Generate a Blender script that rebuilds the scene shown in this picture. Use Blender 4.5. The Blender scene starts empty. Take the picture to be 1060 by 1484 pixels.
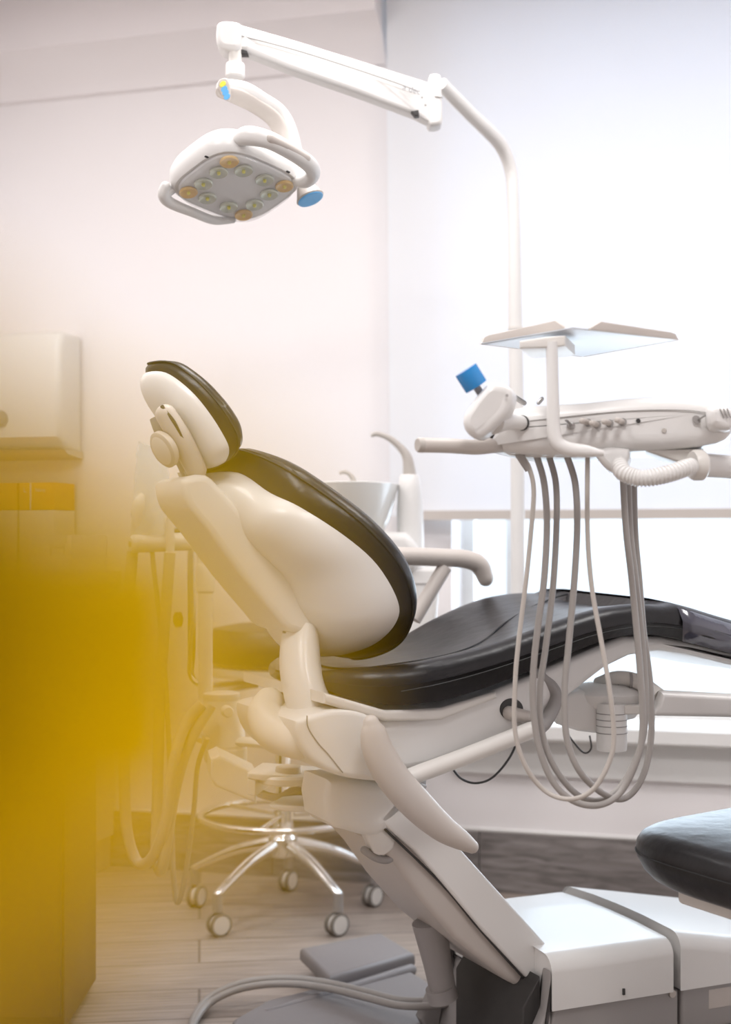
import bpy, bmesh, math, random
from mathutils import Vector, Matrix
random.seed(4)
C = bpy.context.scene.collection
PI = math.pi
CAMZ = 0.97
def V(*a): return Vector(a)
# ------------------------------------------------------------------ measuring: photo pixel + real distance -> place
def P(px, py, d): return V((px-530)/2000*d, d, CAMZ+(790-py)/2000*d)
O0 = V(.486, 2.665, 0); RZ = math.atan2(.407, .914)
def cp(px, py, v):                      # point of the chair's own frame, v metres to the near side of its midplane
    a = (px-530)/2000
    u = (a*(2.665-.914*v)-.486-.407*v)/(.914-.407*a)
    Y = 2.665+.407*u-.914*v
    return V(u, -v, CAMZ+(790-py)/2000*Y)
TH = math.atan(.295); WD = V(math.cos(TH), -math.sin(TH), 0); WN = V(-math.sin(TH), -math.cos(TH), 0); W0 = V(0, 3.976, 0)
def wl(s, off, z): return W0+WD*s+WN*off+V(0, 0, z)
def ws(px, off=0):
    a = (px-530)/2000; o = W0+WN*off
    return (a*o.y-o.x)/(WD.x-a*WD.y)
def wz(px, py, off=0):
    q = wl(ws(px, off), off, 0); return CAMZ+(790-py)/2000*q.y
# ------------------------------------------------------------------ materials
def mat(name, col, rough=.4, metal=0, bump=0, bscale=60, coat=0, trans=0, alpha=1, emis=0, sheen=0, spec=.5, vary=0, stretch=None):
    m = bpy.data.materials.new(name); m.use_nodes = True
    n = m.node_tree.nodes; l = m.node_tree.links; b = n['Principled BSDF']
    b.inputs['Base Color'].default_value = (*col, 1); b.inputs['Roughness'].default_value = rough
    b.inputs['Metallic'].default_value = metal; b.inputs['Coat Weight'].default_value = coat
    b.inputs['Transmission Weight'].default_value = trans; b.inputs['Alpha'].default_value = alpha
    b.inputs['Specular IOR Level'].default_value = spec
    if emis: b.inputs['Emission Color'].default_value = (*col, 1); b.inputs['Emission Strength'].default_value = emis
    tc = n.new('ShaderNodeTexCoord'); no = n.new('ShaderNodeTexNoise'); no.inputs['Scale'].default_value = bscale
    no.inputs['Detail'].default_value = 4
    if stretch:
        mp = n.new('ShaderNodeMapping'); mp.inputs['Scale'].default_value = stretch
        l.new(tc.outputs['Object'], mp.inputs['Vector']); l.new(mp.outputs['Vector'], no.inputs['Vector'])
    else: l.new(tc.outputs['Object'], no.inputs['Vector'])
    if vary or not bump:
        mr = n.new('ShaderNodeMapRange'); mr.inputs['To Min'].default_value = max(0, rough-.03-vary); mr.inputs['To Max'].default_value = rough+.03+vary
        l.new(no.outputs['Fac'], mr.inputs['Value']); l.new(mr.outputs['Result'], b.inputs['Roughness'])
    if bump:
        bp = n.new('ShaderNodeBump'); bp.inputs['Strength'].default_value = bump; bp.inputs['Distance'].default_value = .004
        l.new(no.outputs['Fac'], bp.inputs['Height']); l.new(bp.outputs['Normal'], b.inputs['Normal'])
    return m
white = mat('white_plastic', (.78, .765, .745), .36, coat=.1)
cream = mat('cream_plastic', (.74, .71, .67), .38)
beige = mat('beige_plastic', (.56, .51, .47), .42)
greyp = mat('grey_plastic', (.34, .32, .31), .5)
platem = mat('mauve_grey_plastic', (.27, .25, .25), .5)
dgrey = mat('dark_plastic', (.035, .033, .032), .5)
black = mat('black_leather', (.010, .009, .010), .33, bump=.35, bscale=28, spec=.4)
brown = mat('brown_black_leather', (.030, .024, .020), .38, bump=.2, bscale=35)
seamm = mat('seam_thread', (.008, .008, .008), .6)
chrome = mat('polished_aluminium', (.82, .82, .82), .18, 1)
steel = mat('brushed_steel', (.45, .44, .43), .35, 1)
hosem = mat('grey_hose', (.36, .335, .315), .45)
hosel = mat('light_hose', (.50, .46, .42), .45)
blue = mat('blue_film', (.02, .25, .62), .2, coat=.5)
bluel = mat('blue_button', (.10, .42, .80), .4)
yellowb = mat('yellow_button', (.85, .78, .05), .4)
amber = mat('amber_reflector', (.80, .50, .12), .3)
glassy = mat('clear_lens', (.93, .94, .95), .06, trans=.0, alpha=.22)
ledm = mat('lamp_reflector', (.62, .64, .52), .25, metal=.3)
lensback = mat('lens_backplate', (.80, .79, .78), .3)
filmm = mat('clear_film', (.80, .86, .90), .25, alpha=.45, bump=.8, bscale=30)
orange = mat('orange_card', (.80, .33, .03), .5)
cardw = mat('white_card', (.72, .68, .62), .6)
brownc = mat('brown_laminate', (.10, .055, .02), .5)
cabw = mat('cream_laminate', (.62, .55, .45), .5)
inkm = mat('grey_ink', (.30, .30, .32), .6)
slotm = mat('tray_underside', (.72, .76, .82), .35)
plastcov = mat('leather_under_film', (.06, .06, .085), .16, bump=.9, bscale=14, coat=1)
rubber = mat('grey_rubber', (.22, .20, .18), .6)
def leafmat():
    m = bpy.data.materials.new('yellow_petal'); m.use_nodes = True; n = m.node_tree.nodes; l = m.node_tree.links
    b = n['Principled BSDF']; b.inputs['Roughness'].default_value = .6; b.inputs['Specular IOR Level'].default_value = .1
    tr = n.new('ShaderNodeBsdfTranslucent'); mx = n.new('ShaderNodeMixShader'); mx.inputs['Fac'].default_value = .5
    tc = n.new('ShaderNodeTexCoord'); sx = n.new('ShaderNodeSeparateXYZ'); cr = n.new('ShaderNodeValToRGB')
    l.new(tc.outputs['Object'], sx.inputs['Vector'])
    mp = n.new('ShaderNodeMapRange'); mp.inputs['From Min'].default_value = 0; mp.inputs['From Max'].default_value = .027
    ln = n.new('ShaderNodeVectorMath'); ln.operation = 'LENGTH'; l.new(tc.outputs['Object'], ln.inputs[0])
    l.new(ln.outputs['Value'], mp.inputs['Value']); l.new(mp.outputs['Result'], cr.inputs['Fac'])
    cr.color_ramp.elements[0].color = (.30, .12, .0, 1); cr.color_ramp.elements[0].position = .2
    cr.color_ramp.elements[1].color = (.98, .76, .0, 1); cr.color_ramp.elements[1].position = .85
    l.new(cr.outputs['Color'], b.inputs['Base Color']); l.new(cr.outputs['Color'], tr.inputs['Color'])
    l.new(b.outputs['BSDF'], mx.inputs[1]); l.new(tr.outputs['BSDF'], mx.inputs[2]); l.new(mx.outputs['Shader'], n['Material Output'].inputs['Surface'])
    return m
petalm = leafmat()
stemm = mat('green_stem', (.10, .22, .04), .5)
ceram = mat('white_ceramic', (.8, .8, .78), .2)
# ------------------------------------------------------------------ mesh building
def cat(pts, n=6, closed=False):
    out = []; N = len(pts)
    if N < 3 and not closed: return [Vector(p) for p in pts]
    rng = N if closed else N-1
    for i in range(rng):
        if closed: p0, p1, p2, p3 = pts[i-1], pts[i], pts[(i+1) % N], pts[(i+2) % N]
        else: p0, p1, p2, p3 = pts[max(i-1, 0)], pts[i], pts[i+1], pts[min(i+2, N-1)]
        for k in range(n):
            t = k/n
            out.append(.5*((2*p1)+(p2-p0)*t+(2*p0-5*p1+4*p2-p3)*t*t+(3*p1-p0-3*p2+p3)*t**3))
    if not closed: out.append(Vector(pts[-1]))
    return out
class MB:
    def __init__(s): s.v = []; s.f = []; s.m = []; s.mi = 0
    def rings(s, R, closed=True, cap0=True, cap1=True):
        b = len(s.v); n = len(R[0])
        for r in R: s.v += [tuple(p) for p in r]
        for i in range(len(R)-1):
            for j in range(n if closed else n-1):
                a = b+i*n+j; c = b+i*n+(j+1) % n; s.f.append((a, c, c+n, a+n)); s.m.append(s.mi)
        if cap0: s.f.append(tuple(b+j for j in reversed(range(n)))); s.m.append(s.mi)
        if cap1: s.f.append(tuple(b+(len(R)-1)*n+j for j in range(n))); s.m.append(s.mi)
        return s
    def tube(s, pts, r, n=12, smooth=6, closed=False, up=None, rb=None, cap=True, rnd=False):
        """swept tube; r, rb may be lists per control point (rb: radius along 'up')"""
        k = len(pts); ra = r if isinstance(r, (list, tuple)) else [r]*k; rbb = ra if rb is None else (rb if isinstance(rb, (list, tuple)) else [rb]*k)
        q = [V(ra[i], rbb[i], 0) for i in range(k)]
        if smooth > 1 and k > 2: PT = cat([Vector(p) for p in pts], smooth, closed); Q = cat(q, smooth, closed)
        else: PT = [Vector(p) for p in pts]; Q = q
        R = []; N = len(PT); prev = None
        for i in range(N):
            t = (PT[(i+1) % N]-PT[i-1]) if closed else (PT[min(i+1, N-1)]-PT[max(i-1, 0)])
            t.normalize()
            if up is not None: x = t.cross(up); x = x.normalized() if x.length > 1e-5 else prev
            else:
                if prev is None: x = t.orthogonal().normalized()
                else: x = (prev-t*prev.dot(t)).normalized()
            prev = x; y = x.cross(t)
            R.append([PT[i]+x*Q[i].x*math.cos(2*PI*j/n)+y*Q[i].y*math.sin(2*PI*j/n) for j in range(n)])
        if rnd and not closed:
            def capring(i, sg):
                t = (PT[1]-PT[0]) if i == 0 else (PT[-1]-PT[-2]); t.normalize(); c = PT[i]; rr = Q[i].x; o = []
                for a in (25, 50, 72): A = math.radians(a); o.append([c+(p-c)*math.cos(A)+t*sg*rr*math.sin(A) for p in R[i]])
                return o
            a = capring(0, -1); z = capring(-1, 1); R = a[::-1]+R+z
        if closed: R.append(R[0]); return s.rings(R, cap0=False, cap1=False)
        return s.rings(R, cap0=cap, cap1=cap)
    def lathe(s, prof, o, axis=V(0, 0, 1), n=32, sx=1, cap=True):
        ax = axis.normalized(); x = ax.orthogonal().normalized(); y = ax.cross(x)
        if abs(ax.z) > .99: x = V(1, 0, 0); y = ax.cross(x)
        return s.rings([[o+ax*h+x*r*sx*math.cos(2*PI*j/n)+y*r*math.sin(2*PI*j/n) for j in range(n)] for r, h in prof], cap0=cap, cap1=cap)
    def pillow(s, out, E, r=.01, smooth=0, k=4, r2=None):
        """outline out (near face) swept by vector E, both rims rounded with radius r"""
        out = [Vector(p) for p in out]
        if smooth: out = cat(out, smooth, True)
        N = len(out); e = E.normalized(); L = E.length; r2 = r if r2 is None else r2
        A = V(0, 0, 0); c = sum(out, V(0, 0, 0))/N
        for i in range(N): A += (out[i]-c).cross(out[(i+1) % N]-c)
        sg = 1 if A.dot(e) > 0 else -1
        nor = []
        for i in range(N):
            d1 = (out[i]-out[i-1]); d2 = (out[(i+1) % N]-out[i]); d1.normalize(); d2.normalize()
            n1 = e.cross(d1)*sg; n2 = e.cross(d2)*sg; b = n1+n2
            b = b.normalized() if b.length > 1e-6 else n1
            dt = max(.5, b.dot(n1)); nor.append(b/dt)
        R = []
        for i in range(k+1):
            a = PI/2*i/k; R.append([p+nn*r*(1-math.sin(a))+e*r*(1-math.cos(a)) for p, nn in zip(out, nor)])
        for i in range(k+1):
            a = PI/2*(1-i/k); R.append([p+nn*r2*(1-math.sin(a))+e*(L-r2*(1-math.cos(a))) for p, nn in zip(out, nor)])
        def star(ring):
            c = sum(ring, V(0, 0, 0))/N; return all(((ring[i]-c).cross(ring[(i+1) % N]-c)).dot(e)*sg > 1e-12 for i in range(N)), c
        oks = []
        for ring in (R[0], R[-1]): oks.append(star(ring))
        if oks[0][0] and oks[1][0]:
            base = len(s.v); s.rings(R, cap0=False, cap1=False)
            for (ok, c), off in ((oks[0], base), (oks[1], base+(len(R)-1)*N)):
                s.v.append(tuple(c)); ci = len(s.v)-1
                for i in range(N): s.f.append((off+i, off+(i+1) % N, ci)); s.m.append(s.mi)
            return s
        return s.rings(R)
    def box(s, c, sz, rot=None, r=.005):
        rot = rot or Matrix.Identity(3); hx, hy, hz = sz[0]/2, sz[1]/2, sz[2]/2
        r = min(r, hx*.9, hy*.9, hz*.9); o = []
        for cx, cy, a0 in ((hx-r, hy-r, 0), (-hx+r, hy-r, 90), (-hx+r, -hy+r, 180), (hx-r, -hy+r, 270)):
            for i in range(4): a = math.radians(a0+i*30); o.append(V(cx+r*math.cos(a), cy+r*math.sin(a), -hz))
        c = Vector(c); return s.pillow([c+rot@p for p in o], rot@V(0, 0, 2*hz), r*.6, k=2)
    def build(s, name, m, parent=None, wn=False, sol=0):
        me = bpy.data.meshes.new(name); me.from_pydata(s.v, [], s.f); ms = m if isinstance(m, (list, tuple)) else [m]
        for x in ms: me.materials.append(x)
        bm = bmesh.new(); bm.from_mesh(me)
        bm.faces.ensure_lookup_table()
        for i, f in enumerate(bm.faces): f.smooth = len(f.verts) < 9; f.material_index = s.m[i]
        bmesh.ops.recalc_face_normals(bm, faces=bm.faces)
        for ed in bm.edges:
            if len(ed.link_faces) == 2 and ed.calc_face_angle() > math.radians(38): ed.smooth = False
        bm.to_mesh(me); bm.free()
        o = bpy.data.objects.new(name, me); C.objects.link(o)
        if parent: o.parent = parent
        if wn: mo = o.modifiers.new('wn', 'WEIGHTED_NORMAL'); mo.keep_sharp = True; mo.weight = 60
        if sol: mo = o.modifiers.new('sol', 'SOLIDIFY'); mo.thickness = sol; mo.offset = 0
        return o
def tag(o, label=None, cat_=None, group=None, kind=None):
    if label: o['label'] = label
    if cat_: o['category'] = cat_
    if group: o['group'] = group
    if kind: o['kind'] = kind
    return o
def thing(name, label, cat_, loc=V(0, 0, 0), rz=0, group=None):
    o = bpy.data.objects.new(name, None); C.objects.link(o); o.location = loc; o.rotation_euler = (0, 0, rz)
    o.empty_display_size = .05
    return tag(o, label, cat_, group)
def struct(o): o['kind'] = 'structure'; return o
def text(name, body, size, loc, rotm, m, parent):
    c = bpy.data.curves.new(name, 'FONT'); c.body = body; c.size = size; c.extrude = .0003; c.align_x = 'CENTER'; c.align_y = 'CENTER'
    t = bpy.data.objects.new(name, c); me = bpy.data.meshes.new_from_object(t); bpy.data.objects.remove(t)
    me.materials.append(m); o = bpy.data.objects.new(name, me); C.objects.link(o)
    o.matrix_world = Matrix.Translation(loc) @ rotm.to_4x4()
    if parent: o.parent = parent
    return o
# ================================================================== ROOM
def wallmat(name, col):
    m = mat(name, col, .75, bump=.04, bscale=90); return m
wallm = wallmat('painted_wall', (.87, .835, .835)); ceilm = wallmat('painted_ceiling', (.86, .82, .82))
def floormat():
    m = bpy.data.materials.new('wood_plank_tile'); m.use_nodes = True; n = m.node_tree.nodes; l = m.node_tree.links; b = n['Principled BSDF']
    tc = n.new('ShaderNodeTexCoord'); mp = n.new('ShaderNodeMapping'); mp.inputs['Rotation'].default_value[2] = -.12
    l.new(tc.outputs['Object'], mp.inputs['Vector'])
    br = n.new('ShaderNodeTexBrick'); br.inputs['Scale'].default_value = 1; br.inputs['Brick Width'].default_value = 1.1; br.inputs['Row Height'].default_value = .19
    br.inputs['Mortar Size'].default_value = .003; br.inputs['Color1'].default_value = (.40, .335, .29, 1); br.inputs['Color2'].default_value = (.52, .455, .40, 1)
    br.inputs['Mortar'].default_value = (.20, .165, .14, 1); br.offset = .37
    l.new(mp.outputs['Vector'], br.inputs['Vector'])
    m2 = n.new('ShaderNodeMapping'); m2.inputs['Scale'].default_value = (1.6, 26, 1); l.new(mp.outputs['Vector'], m2.inputs['Vector'])
    no = n.new('ShaderNodeTexNoise'); no.inputs['Scale'].default_value = 3; no.inputs['Detail'].default_value = 8; no.inputs['Roughness'].default_value = .65
    l.new(m2.outputs['Vector'], no.inputs['Vector'])
    cr = n.new('ShaderNodeValToRGB'); cr.color_ramp.elements[0].position = .3; cr.color_ramp.elements[0].color = (.55, .52, .5, 1); cr.color_ramp.elements[1].position = .7; cr.color_ramp.elements[1].color = (1.15, 1.15, 1.15, 1)
    l.new(no.outputs['Fac'], cr.inputs['Fac'])
    mx = n.new('ShaderNodeMix'); mx.data_type = 'RGBA'; mx.blend_type = 'MULTIPLY'; mx.inputs['Factor'].default_value = 1
    l.new(br.outputs['Color'], mx.inputs['A']); l.new(cr.outputs['Color'], mx.inputs['B']); l.new(mx.outputs['Result'], b.inputs['Base Color'])
    b.inputs['Roughness'].default_value = .42
    bp = n.new('ShaderNodeBump'); bp.inputs['Strength'].default_value = .2; bp.inputs['Distance'].default_value = .003; l.new(no.outputs['Fac'], bp.inputs['Height']); l.new(bp.outputs['Normal'], b.inputs['Normal'])
    return m
def tilemat():
    m = bpy.data.materials.new('grey_wood_tile'); m.use_nodes = True; n = m.node_tree.nodes; l = m.node_tree.links; b = n['Principled BSDF']
    tc = n.new('ShaderNodeTexCoord'); mp = n.new('ShaderNodeMapping'); mp.inputs['Rotation'].default_value[2] = TH
    l.new(tc.outputs['Object'], mp.inputs['Vector']); m2 = n.new('ShaderNodeMapping'); m2.inputs['Scale'].default_value = (3, 3, 22); l.new(mp.outputs['Vector'], m2.inputs['Vector'])
    no = n.new('ShaderNodeTexNoise'); no.inputs['Scale'].default_value = 2.2; no.inputs['Detail'].default_value = 6; no.inputs['Distortion'].default_value = 1.2; l.new(m2.outputs['Vector'], no.inputs['Vector'])
    cr = n.new('ShaderNodeValToRGB'); cr.color_ramp.elements[0].position = .3; cr.color_ramp.elements[0].color = (.13, .115, .11, 1); cr.color_ramp.elements[1].position = .7; cr.color_ramp.elements[1].color = (.33, .30, .29, 1)
    l.new(no.outputs['Fac'], cr.inputs['Fac']); l.new(cr.outputs['Color'], b.inputs['Base Color']); b.inputs['Roughness'].default_value = .5
    return m
tilem = tilemat()
def slab(name, pts, E, m, r=0):
    b = MB(); n = len(pts); b.rings([pts, [p+E for p in pts]]); return struct(b.build(name, m))
SL, SR, BK = -1.32, 2.6, 6.0        # wall frame extents: left, right, depth towards and behind the camera
HC = 2.62
slab('floor', [wl(SL-.1, -.3, 0), wl(SR+.1, -.3, 0), wl(SR+.1, BK, 0), wl(SL-.1, BK, 0)], V(0, 0, -.1), floormat())
slab('ceiling', [wl(SL-.1, -.3, HC), wl(SR+.1, -.3, HC), wl(SR+.1, BK, HC), wl(SL-.1, BK, HC)], V(0, 0, .1), ceilm)
sO = ws(655); zS = .463; sE = 2.3; zT = 2.48
b = MB()
def quadbox(b, s0, s1, o0, o1, z0, z1): b.rings([[wl(s0, o0, z0), wl(s1, o0, z0), wl(s1, o1, z0), wl(s0, o1, z0)], [wl(s0, o0, z1), wl(s1, o0, z1), wl(s1, o1, z1), wl(s0, o1, z1)]])
quadbox(b, SL-.1, sO, -.3, 0, 0, HC); quadbox(b, sO, sE, -.3, 0, 0, zS); quadbox(b, sO, sE, -.3, 0, zT, HC); quadbox(b, sE, SR+.1, -.3, 0, 0, HC)
struct(b.build('wall_back', wallm))
b = MB(); quadbox(b, SL-.1, SL, 0, BK, 0, HC); struct(b.build('wall_left', wallm))
b = MB(); quadbox(b, SR, SR+.1, 0, BK, 0, HC); struct(b.build('wall_right', wallm))
b = MB(); quadbox(b, SL-.1, SR+.1, BK, BK+.1, 0, HC); struct(b.build('wall_front', wallm))
# cornice: cove moulding where back wall meets the ceiling
zc = 2.345
prof = [(0, zc-.004), (.018, zc), (.022, zc+.018), (.03, zc+.03), (.055, zc+.07), (.10, zc+.105), (.13, zc+.115), (.135, HC), (0, HC)]
b = MB(); b.rings([[wl(SL, o, z) for o, z in prof], [wl(ws(562), o, z) for o, z in prof]]); struct(b.build('trim_1', ceilm))
# skirting in grey wood-look tile with a pale top bead
b = MB(); 
for i in range(-3, 6):
    a0 = ws(697)+i*.62; a1 = a0+.617; a0 = max(a0, SL); a1 = min(a1, SR)
    if a1 > a0: quadbox(b, a0, a1, 0, .012, 0, .168)
struct(b.build('baseboard_back', tilem))
b = MB(); b.tube([wl(SL, .006, .172), wl(SR, .006, .172)], .0065, 10); struct(b.build('trim_2', white))
# window: frame, glass, sill
b = MB()
for s0, s1 in ((sO, sO+.035), (sO+.13, sO+.175), (sE-.05, sE)): quadbox(b, s0, s1, -.2, -.14, zS, zT)
quadbox(b, sO, sE, -.2, -.14, zS, zS+.05); quadbox(b, sO, sE, -.2, -.14, zT-.05, zT)
w1 = struct(b.build('window_1', white))
b = MB(); quadbox(b, sO+.02, sE-.02, -.176, -.17, zS+.02, zT-.02); g = b.build('pane', mat('window_glass', (.9, .96, 1), .02, alpha=.08), w1)
b = MB(); o = [(-.14, zS), (-.14, zS+.02), (.075, zS+.02), (.083, zS+.014), (.083, zS-.02), (.075, zS-.028), (0, zS-.028)]
b.rings([[wl(sO-.02, x, z) for x, z in o], [wl(SR, x, z) for x, z in o]]); struct(b.build('trim_3', white))
b = MB(); quadbox(b, sO, sE, 0, .02, zS-.13, zS-.028); struct(b.build('trim_4', white))
# roller blind
bl = bpy.data.materials.new('blind_fabric'); bl.use_nodes = True; n = bl.node_tree.nodes; l = bl.node_tree.links
pb = n['Principled BSDF']; pb.inputs['Base Color'].default_value = (.92, .92, .93, 1); pb.inputs['Roughness'].default_value = .9
tr = n.new('ShaderNodeBsdfTranslucent'); tr.inputs['Color'].default_value = (.80, .88, 1, 1); mx = n.new('ShaderNodeMixShader'); mx.inputs['Fac'].default_value = .20
wv = n.new('ShaderNodeTexNoise'); wv.inputs['Scale'].default_value = 400; tcb = n.new('ShaderNodeTexCoord'); l.new(tcb.outputs['Object'], wv.inputs['Vector']); bpn = n.new('ShaderNodeBump'); bpn.inputs['Strength'].default_value = .1; bpn.inputs['Distance'].default_value = .001
l.new(wv.outputs['Fac'], bpn.inputs['Height']); l.new(bpn.outputs['Normal'], pb.inputs['Normal'])
l.new(pb.outputs['BSDF'], mx.inputs[1]); l.new(tr.outputs['BSDF'], mx.inputs[2]); l.new(mx.outputs['Shader'], n['Material Output'].inputs['Surface'])
t = thing('roller_blind', 'large white roller blind drawn down most of the bright window', 'blind', wl(.2, .06, 1.05))
inv = lambda t: (lambda p: p-t.location)
b = MB(); s0, s1 = ws(566, .06), 2.45; zb = 1.052
L = t.location
b.rings([[wl(s0, .060, zb)-L, wl(s1, .060, zb)-L, wl(s1, .0615, zb)-L, wl(s0, .0615, zb)-L], [wl(s0-.012, .060, 2.585)-L, wl(s1, .060, 2.585)-L, wl(s1, .0615, 2.585)-L, wl(s0-.012, .0615, 2.585)-L]])
b.build('fabric', bl, t)
b = MB(); b.pillow([wl(ws(606, .06), o, z)-L for o, z in ((.048, zb-.012), (.074, zb-.012), (.074, zb+.014), (.048, zb+.014))], WD*(s1-ws(606, .06)), .003); b.build('bottom_rail', beige, t)
b = MB(); b.tube([wl(s0-.01, .06, 2.588)-L, wl(s1, .06, 2.588)-L], .028, 20); b.build('roller', white, t)
# lettering of the shop sign on the pane, seen mirrored from inside
signm = mat('sign_film', (.55, .62, .72), .6)
rm = Matrix((-WD, V(0, 0, 1), -WN)).transposed() # reads from outside
q = wl(ws(1003, -.165), -.165, wz(1003, 552, -.165)); text('sign_lettering', 'THE', .085, q, rm, signm, w1)
b = MB(); q = wl(ws(1020, -.165), -.165, wz(1020, 470, -.165)); b.tube([q+WD*.10*math.cos(a*PI/18)+V(0, 0, .10*math.sin(a*PI/18)) for a in range(36)], .003, 6, 1, closed=True); b.build('sign_ring', signm, w1)
# ================================================================== DENTAL CHAIR
ch = thing('dental_chair', 'dental treatment chair, white shells with black leather upholstery, reclined and raised on grey base', 'dental chair', O0, RZ)
def mir(p): return V(p.x, -p.y, p.z)
def rimpair(near):              # near: list of (px,py,v) from one end to the other, ends at v=0 or mirrored
    n = [cp(*p) for p in near]; f = [mir(p) for p in reversed(n)]
    if abs(n[-1].y) < 1e-4: f = f[1:]
    if abs(n[0].y) < 1e-4: f = f[:-1]
    return cat(n+f, 5, True)
def scale_ring(R, c, s, off, sv=None):
    return [V(c.x+(p.x-c.x)*s+off.x, p.y*(sv if sv is not None else s)+off.y, c.z+(p.z-c.z)*s+off.z) for p in R]
# --- backrest
Ro = rimpair([(334, 656, .0), (350, 650, .07), (400, 667, .12), (455, 701, .17), (525, 754, .215), (573, 806, .23), (596, 851, .23), (600, 890, .21), (587, 925, .16), (559, 945, .09), (517, 954, 0)])
Ri = rimpair([(293, 687, .0), (345, 685, .07), (391, 714, .12), (435, 735, .17), (500, 777, .205), (547, 819, .215), (577, 872, .215), (573, 904, .19), (545, 932, .12), (507, 946, .06), (467, 946, 0)])
cO = sum(Ro, V(0, 0, 0))/len(Ro); cI = sum(Ri, V(0, 0, 0))/len(Ri)
nb = V(.87, 0, .49)             # towards the patient side of the backrest
b = MB(); mid = [(a+c)/2 for a, c in zip(Ro, Ri)]; cM = (cO+cI)/2
R = [scale_ring(Ri, cI, .93, nb*-.004), Ri, scale_ring([(i*.75+o*.25) for i, o in zip(Ri, Ro)], cI*.75+cO*.25, 1.02, V(0, 0, 0)), scale_ring([(i*.35+o*.65) for i, o in zip(Ri, Ro)], cI*.35+cO*.65, 1.018, V(0, 0, 0)), Ro]
for sc, of in ((.97, .012), (.92, .022), (.8, .03), (.5, .026), (.2, .022)): R.append(scale_ring(Ro, cO, sc, nb*of))
R_back = b.rings(R).build('backrest_cushion', black, ch)
R_back['label'] = 'black leather backrest cushion'
b = MB()
pipe = scale_ring([(i*.12+o*.88) for i, o in zip(Ri, Ro)], cO, 1.012, V(0, 0, 0))
b.tube(pipe, .0022, 6, 1, closed=True); b.build('piping', seamm, R_back)
b = MB(); pk = random.Random(3)
b = MB(); R = [Ri]
for k in range(1, 10):
    a = PI/2*k/10; sc = math.cos(a)**.55; dp = .100*math.sin(a)
    R.append(scale_ring(Ri, cI+V(-.015, 0, .02)*math.sin(a), sc, nb*-dp+V(-.0, 0, .02)*math.sin(a), sc))
b.rings(R, cap0=False).build('backrest_shell', white, ch)
# spine cover down the back of the shell
b = MB()
sp = [(263, 702), (272, 690), (300, 688), (318, 704), (352, 742), (400, 800), (436, 850), (456, 885), (465, 912), (452, 922), (418, 914), (398, 893), (350, 836), (300, 768), (272, 734)]
b.pillow([cp(x, y, .10) for x, y in sp], V(0, .17, 0), .012, smooth=2, k=4)
b.build('spine_cover', white, ch)
# back strut (curved white link)
b = MB(); st = [(436, 912, 30), (434, 940, 30), (436, 975, 31), (444, 1010, 33), (456, 1040, 34)]
b.tube([cp(x, y, v) for (x, y, w), v in zip(st, (.06, .07, .09, .11, .12))], [.027, .031, .033, .035, .038], 24, 6, up=V(0, 1, 0), rb=.045)
b.build('back_strut', white, ch)
b = MB(); b.tube([cp(410, 916, .06), cp(436, 921, .085), cp(463, 914, .06)], .002, 6); b.build('strut_seam', greyp, ch)
# --- headrest
Ho = rimpair([(218, 526, 0), (251, 524, .04), (286, 547, .08), (317, 579, .11), (338, 608, .125), (347, 629, .125), (347, 648, .12), (336, 660, .09), (317, 675, .04), (296, 683, 0)])
Hi = rimpair([(211, 540, 0), (240, 540, .04), (275, 565, .08), (303, 598, .105), (325, 633, .118), (332, 652, .115), (327, 668, .09), (315, 675, .05), (300, 676, .02), (285, 674, 0)])
cO = sum(Ho, V(0, 0, 0))/len(Ho); cI = sum(Hi, V(0, 0, 0))/len(Hi); nh = V(.86, 0, .5)
R = [scale_ring(Hi, cI, .93, nh*-.002), Hi, scale_ring([i*.7+o*.3 for i, o in zip(Hi, Ho)], cI*.7+cO*.3, 1.03, V(0, 0, 0)), scale_ring([i*.3+o*.7 for i, o in zip(Hi, Ho)], cI*.3+cO*.7, 1.02, V(0, 0, 0)), Ho]
for sc, of in ((.96, .008), (.88, .014), (.6, .014), (.25, .012)): R.append(scale_ring(Ho, cO, sc, nh*of))
b = MB(); b.rings(R); hc = b.build('headrest_cushion', black, ch)
b = MB(); b.tube(scale_ring([i*.25+o*.75 for i, o in zip(Hi, Ho)], cI*.25+cO*.75, 1.032, V(0, 0, 0)), .0016, 6, 1, closed=True); b.build('piping', seamm, hc)
b = MB(); R = [Hi]
for k in range(1, 9):
    a = PI/2*k/9; sc = math.cos(a)**.5
    R.append(scale_ring(Hi, cI, sc, nh*-.034*math.sin(a), sc))
b.rings(R, cap0=False).build('headrest_shell', white, ch)
b = MB(); b.tube([cp(240, 601, .075), cp(262, 637, .08), cp(284, 680, .07)], [.017, .0185, .017], 18, 6, up=V(0, 1, 0), rb=.02, rnd=True); b.build('glide_bar', beige, ch)
b = MB(); b.tube([cp(229, 605, .04), cp(238, 628, .045), cp(262, 660, .045), cp(278, 692, .04)], .0145, 14, 5); b.build('inner_bracket', greyp, ch)
b = MB(); b.tube([cp(234, 588, .085), cp(252, 612, .097), cp(272, 650, .094), cp(286, 668, .08)], .0032, 6); b.build('slot', dgrey, ch)
ax = (cp(255, 640, .10)-cp(232, 652, .10)).normalized()+V(0, .25, 0); ax.normalize(); ko = cp(236, 652, .075)
b = MB(); b.lathe([(.022, -.006), (.027, -.006), (.031, -.003), (.031, .004), (.028, .008), (.018, .009)], ko+ax*.002, ax, 30); kn = b.build('adjustment_knob', beige, ch)
b = MB(); b.lathe([(.001, -.0075), (.022, -.0075), (.0245, -.006), (.0245, -.003)], ko+ax*.002, ax, 30); b.build('knob_cap', cream, kn)
b = MB(); b.pillow([cp(*p, .06) for p in ((268, 683), (296, 690), (297, 700), (276, 700))], V(0, .05, 0), .004); b.build('headrest_post', steel, ch)
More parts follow.
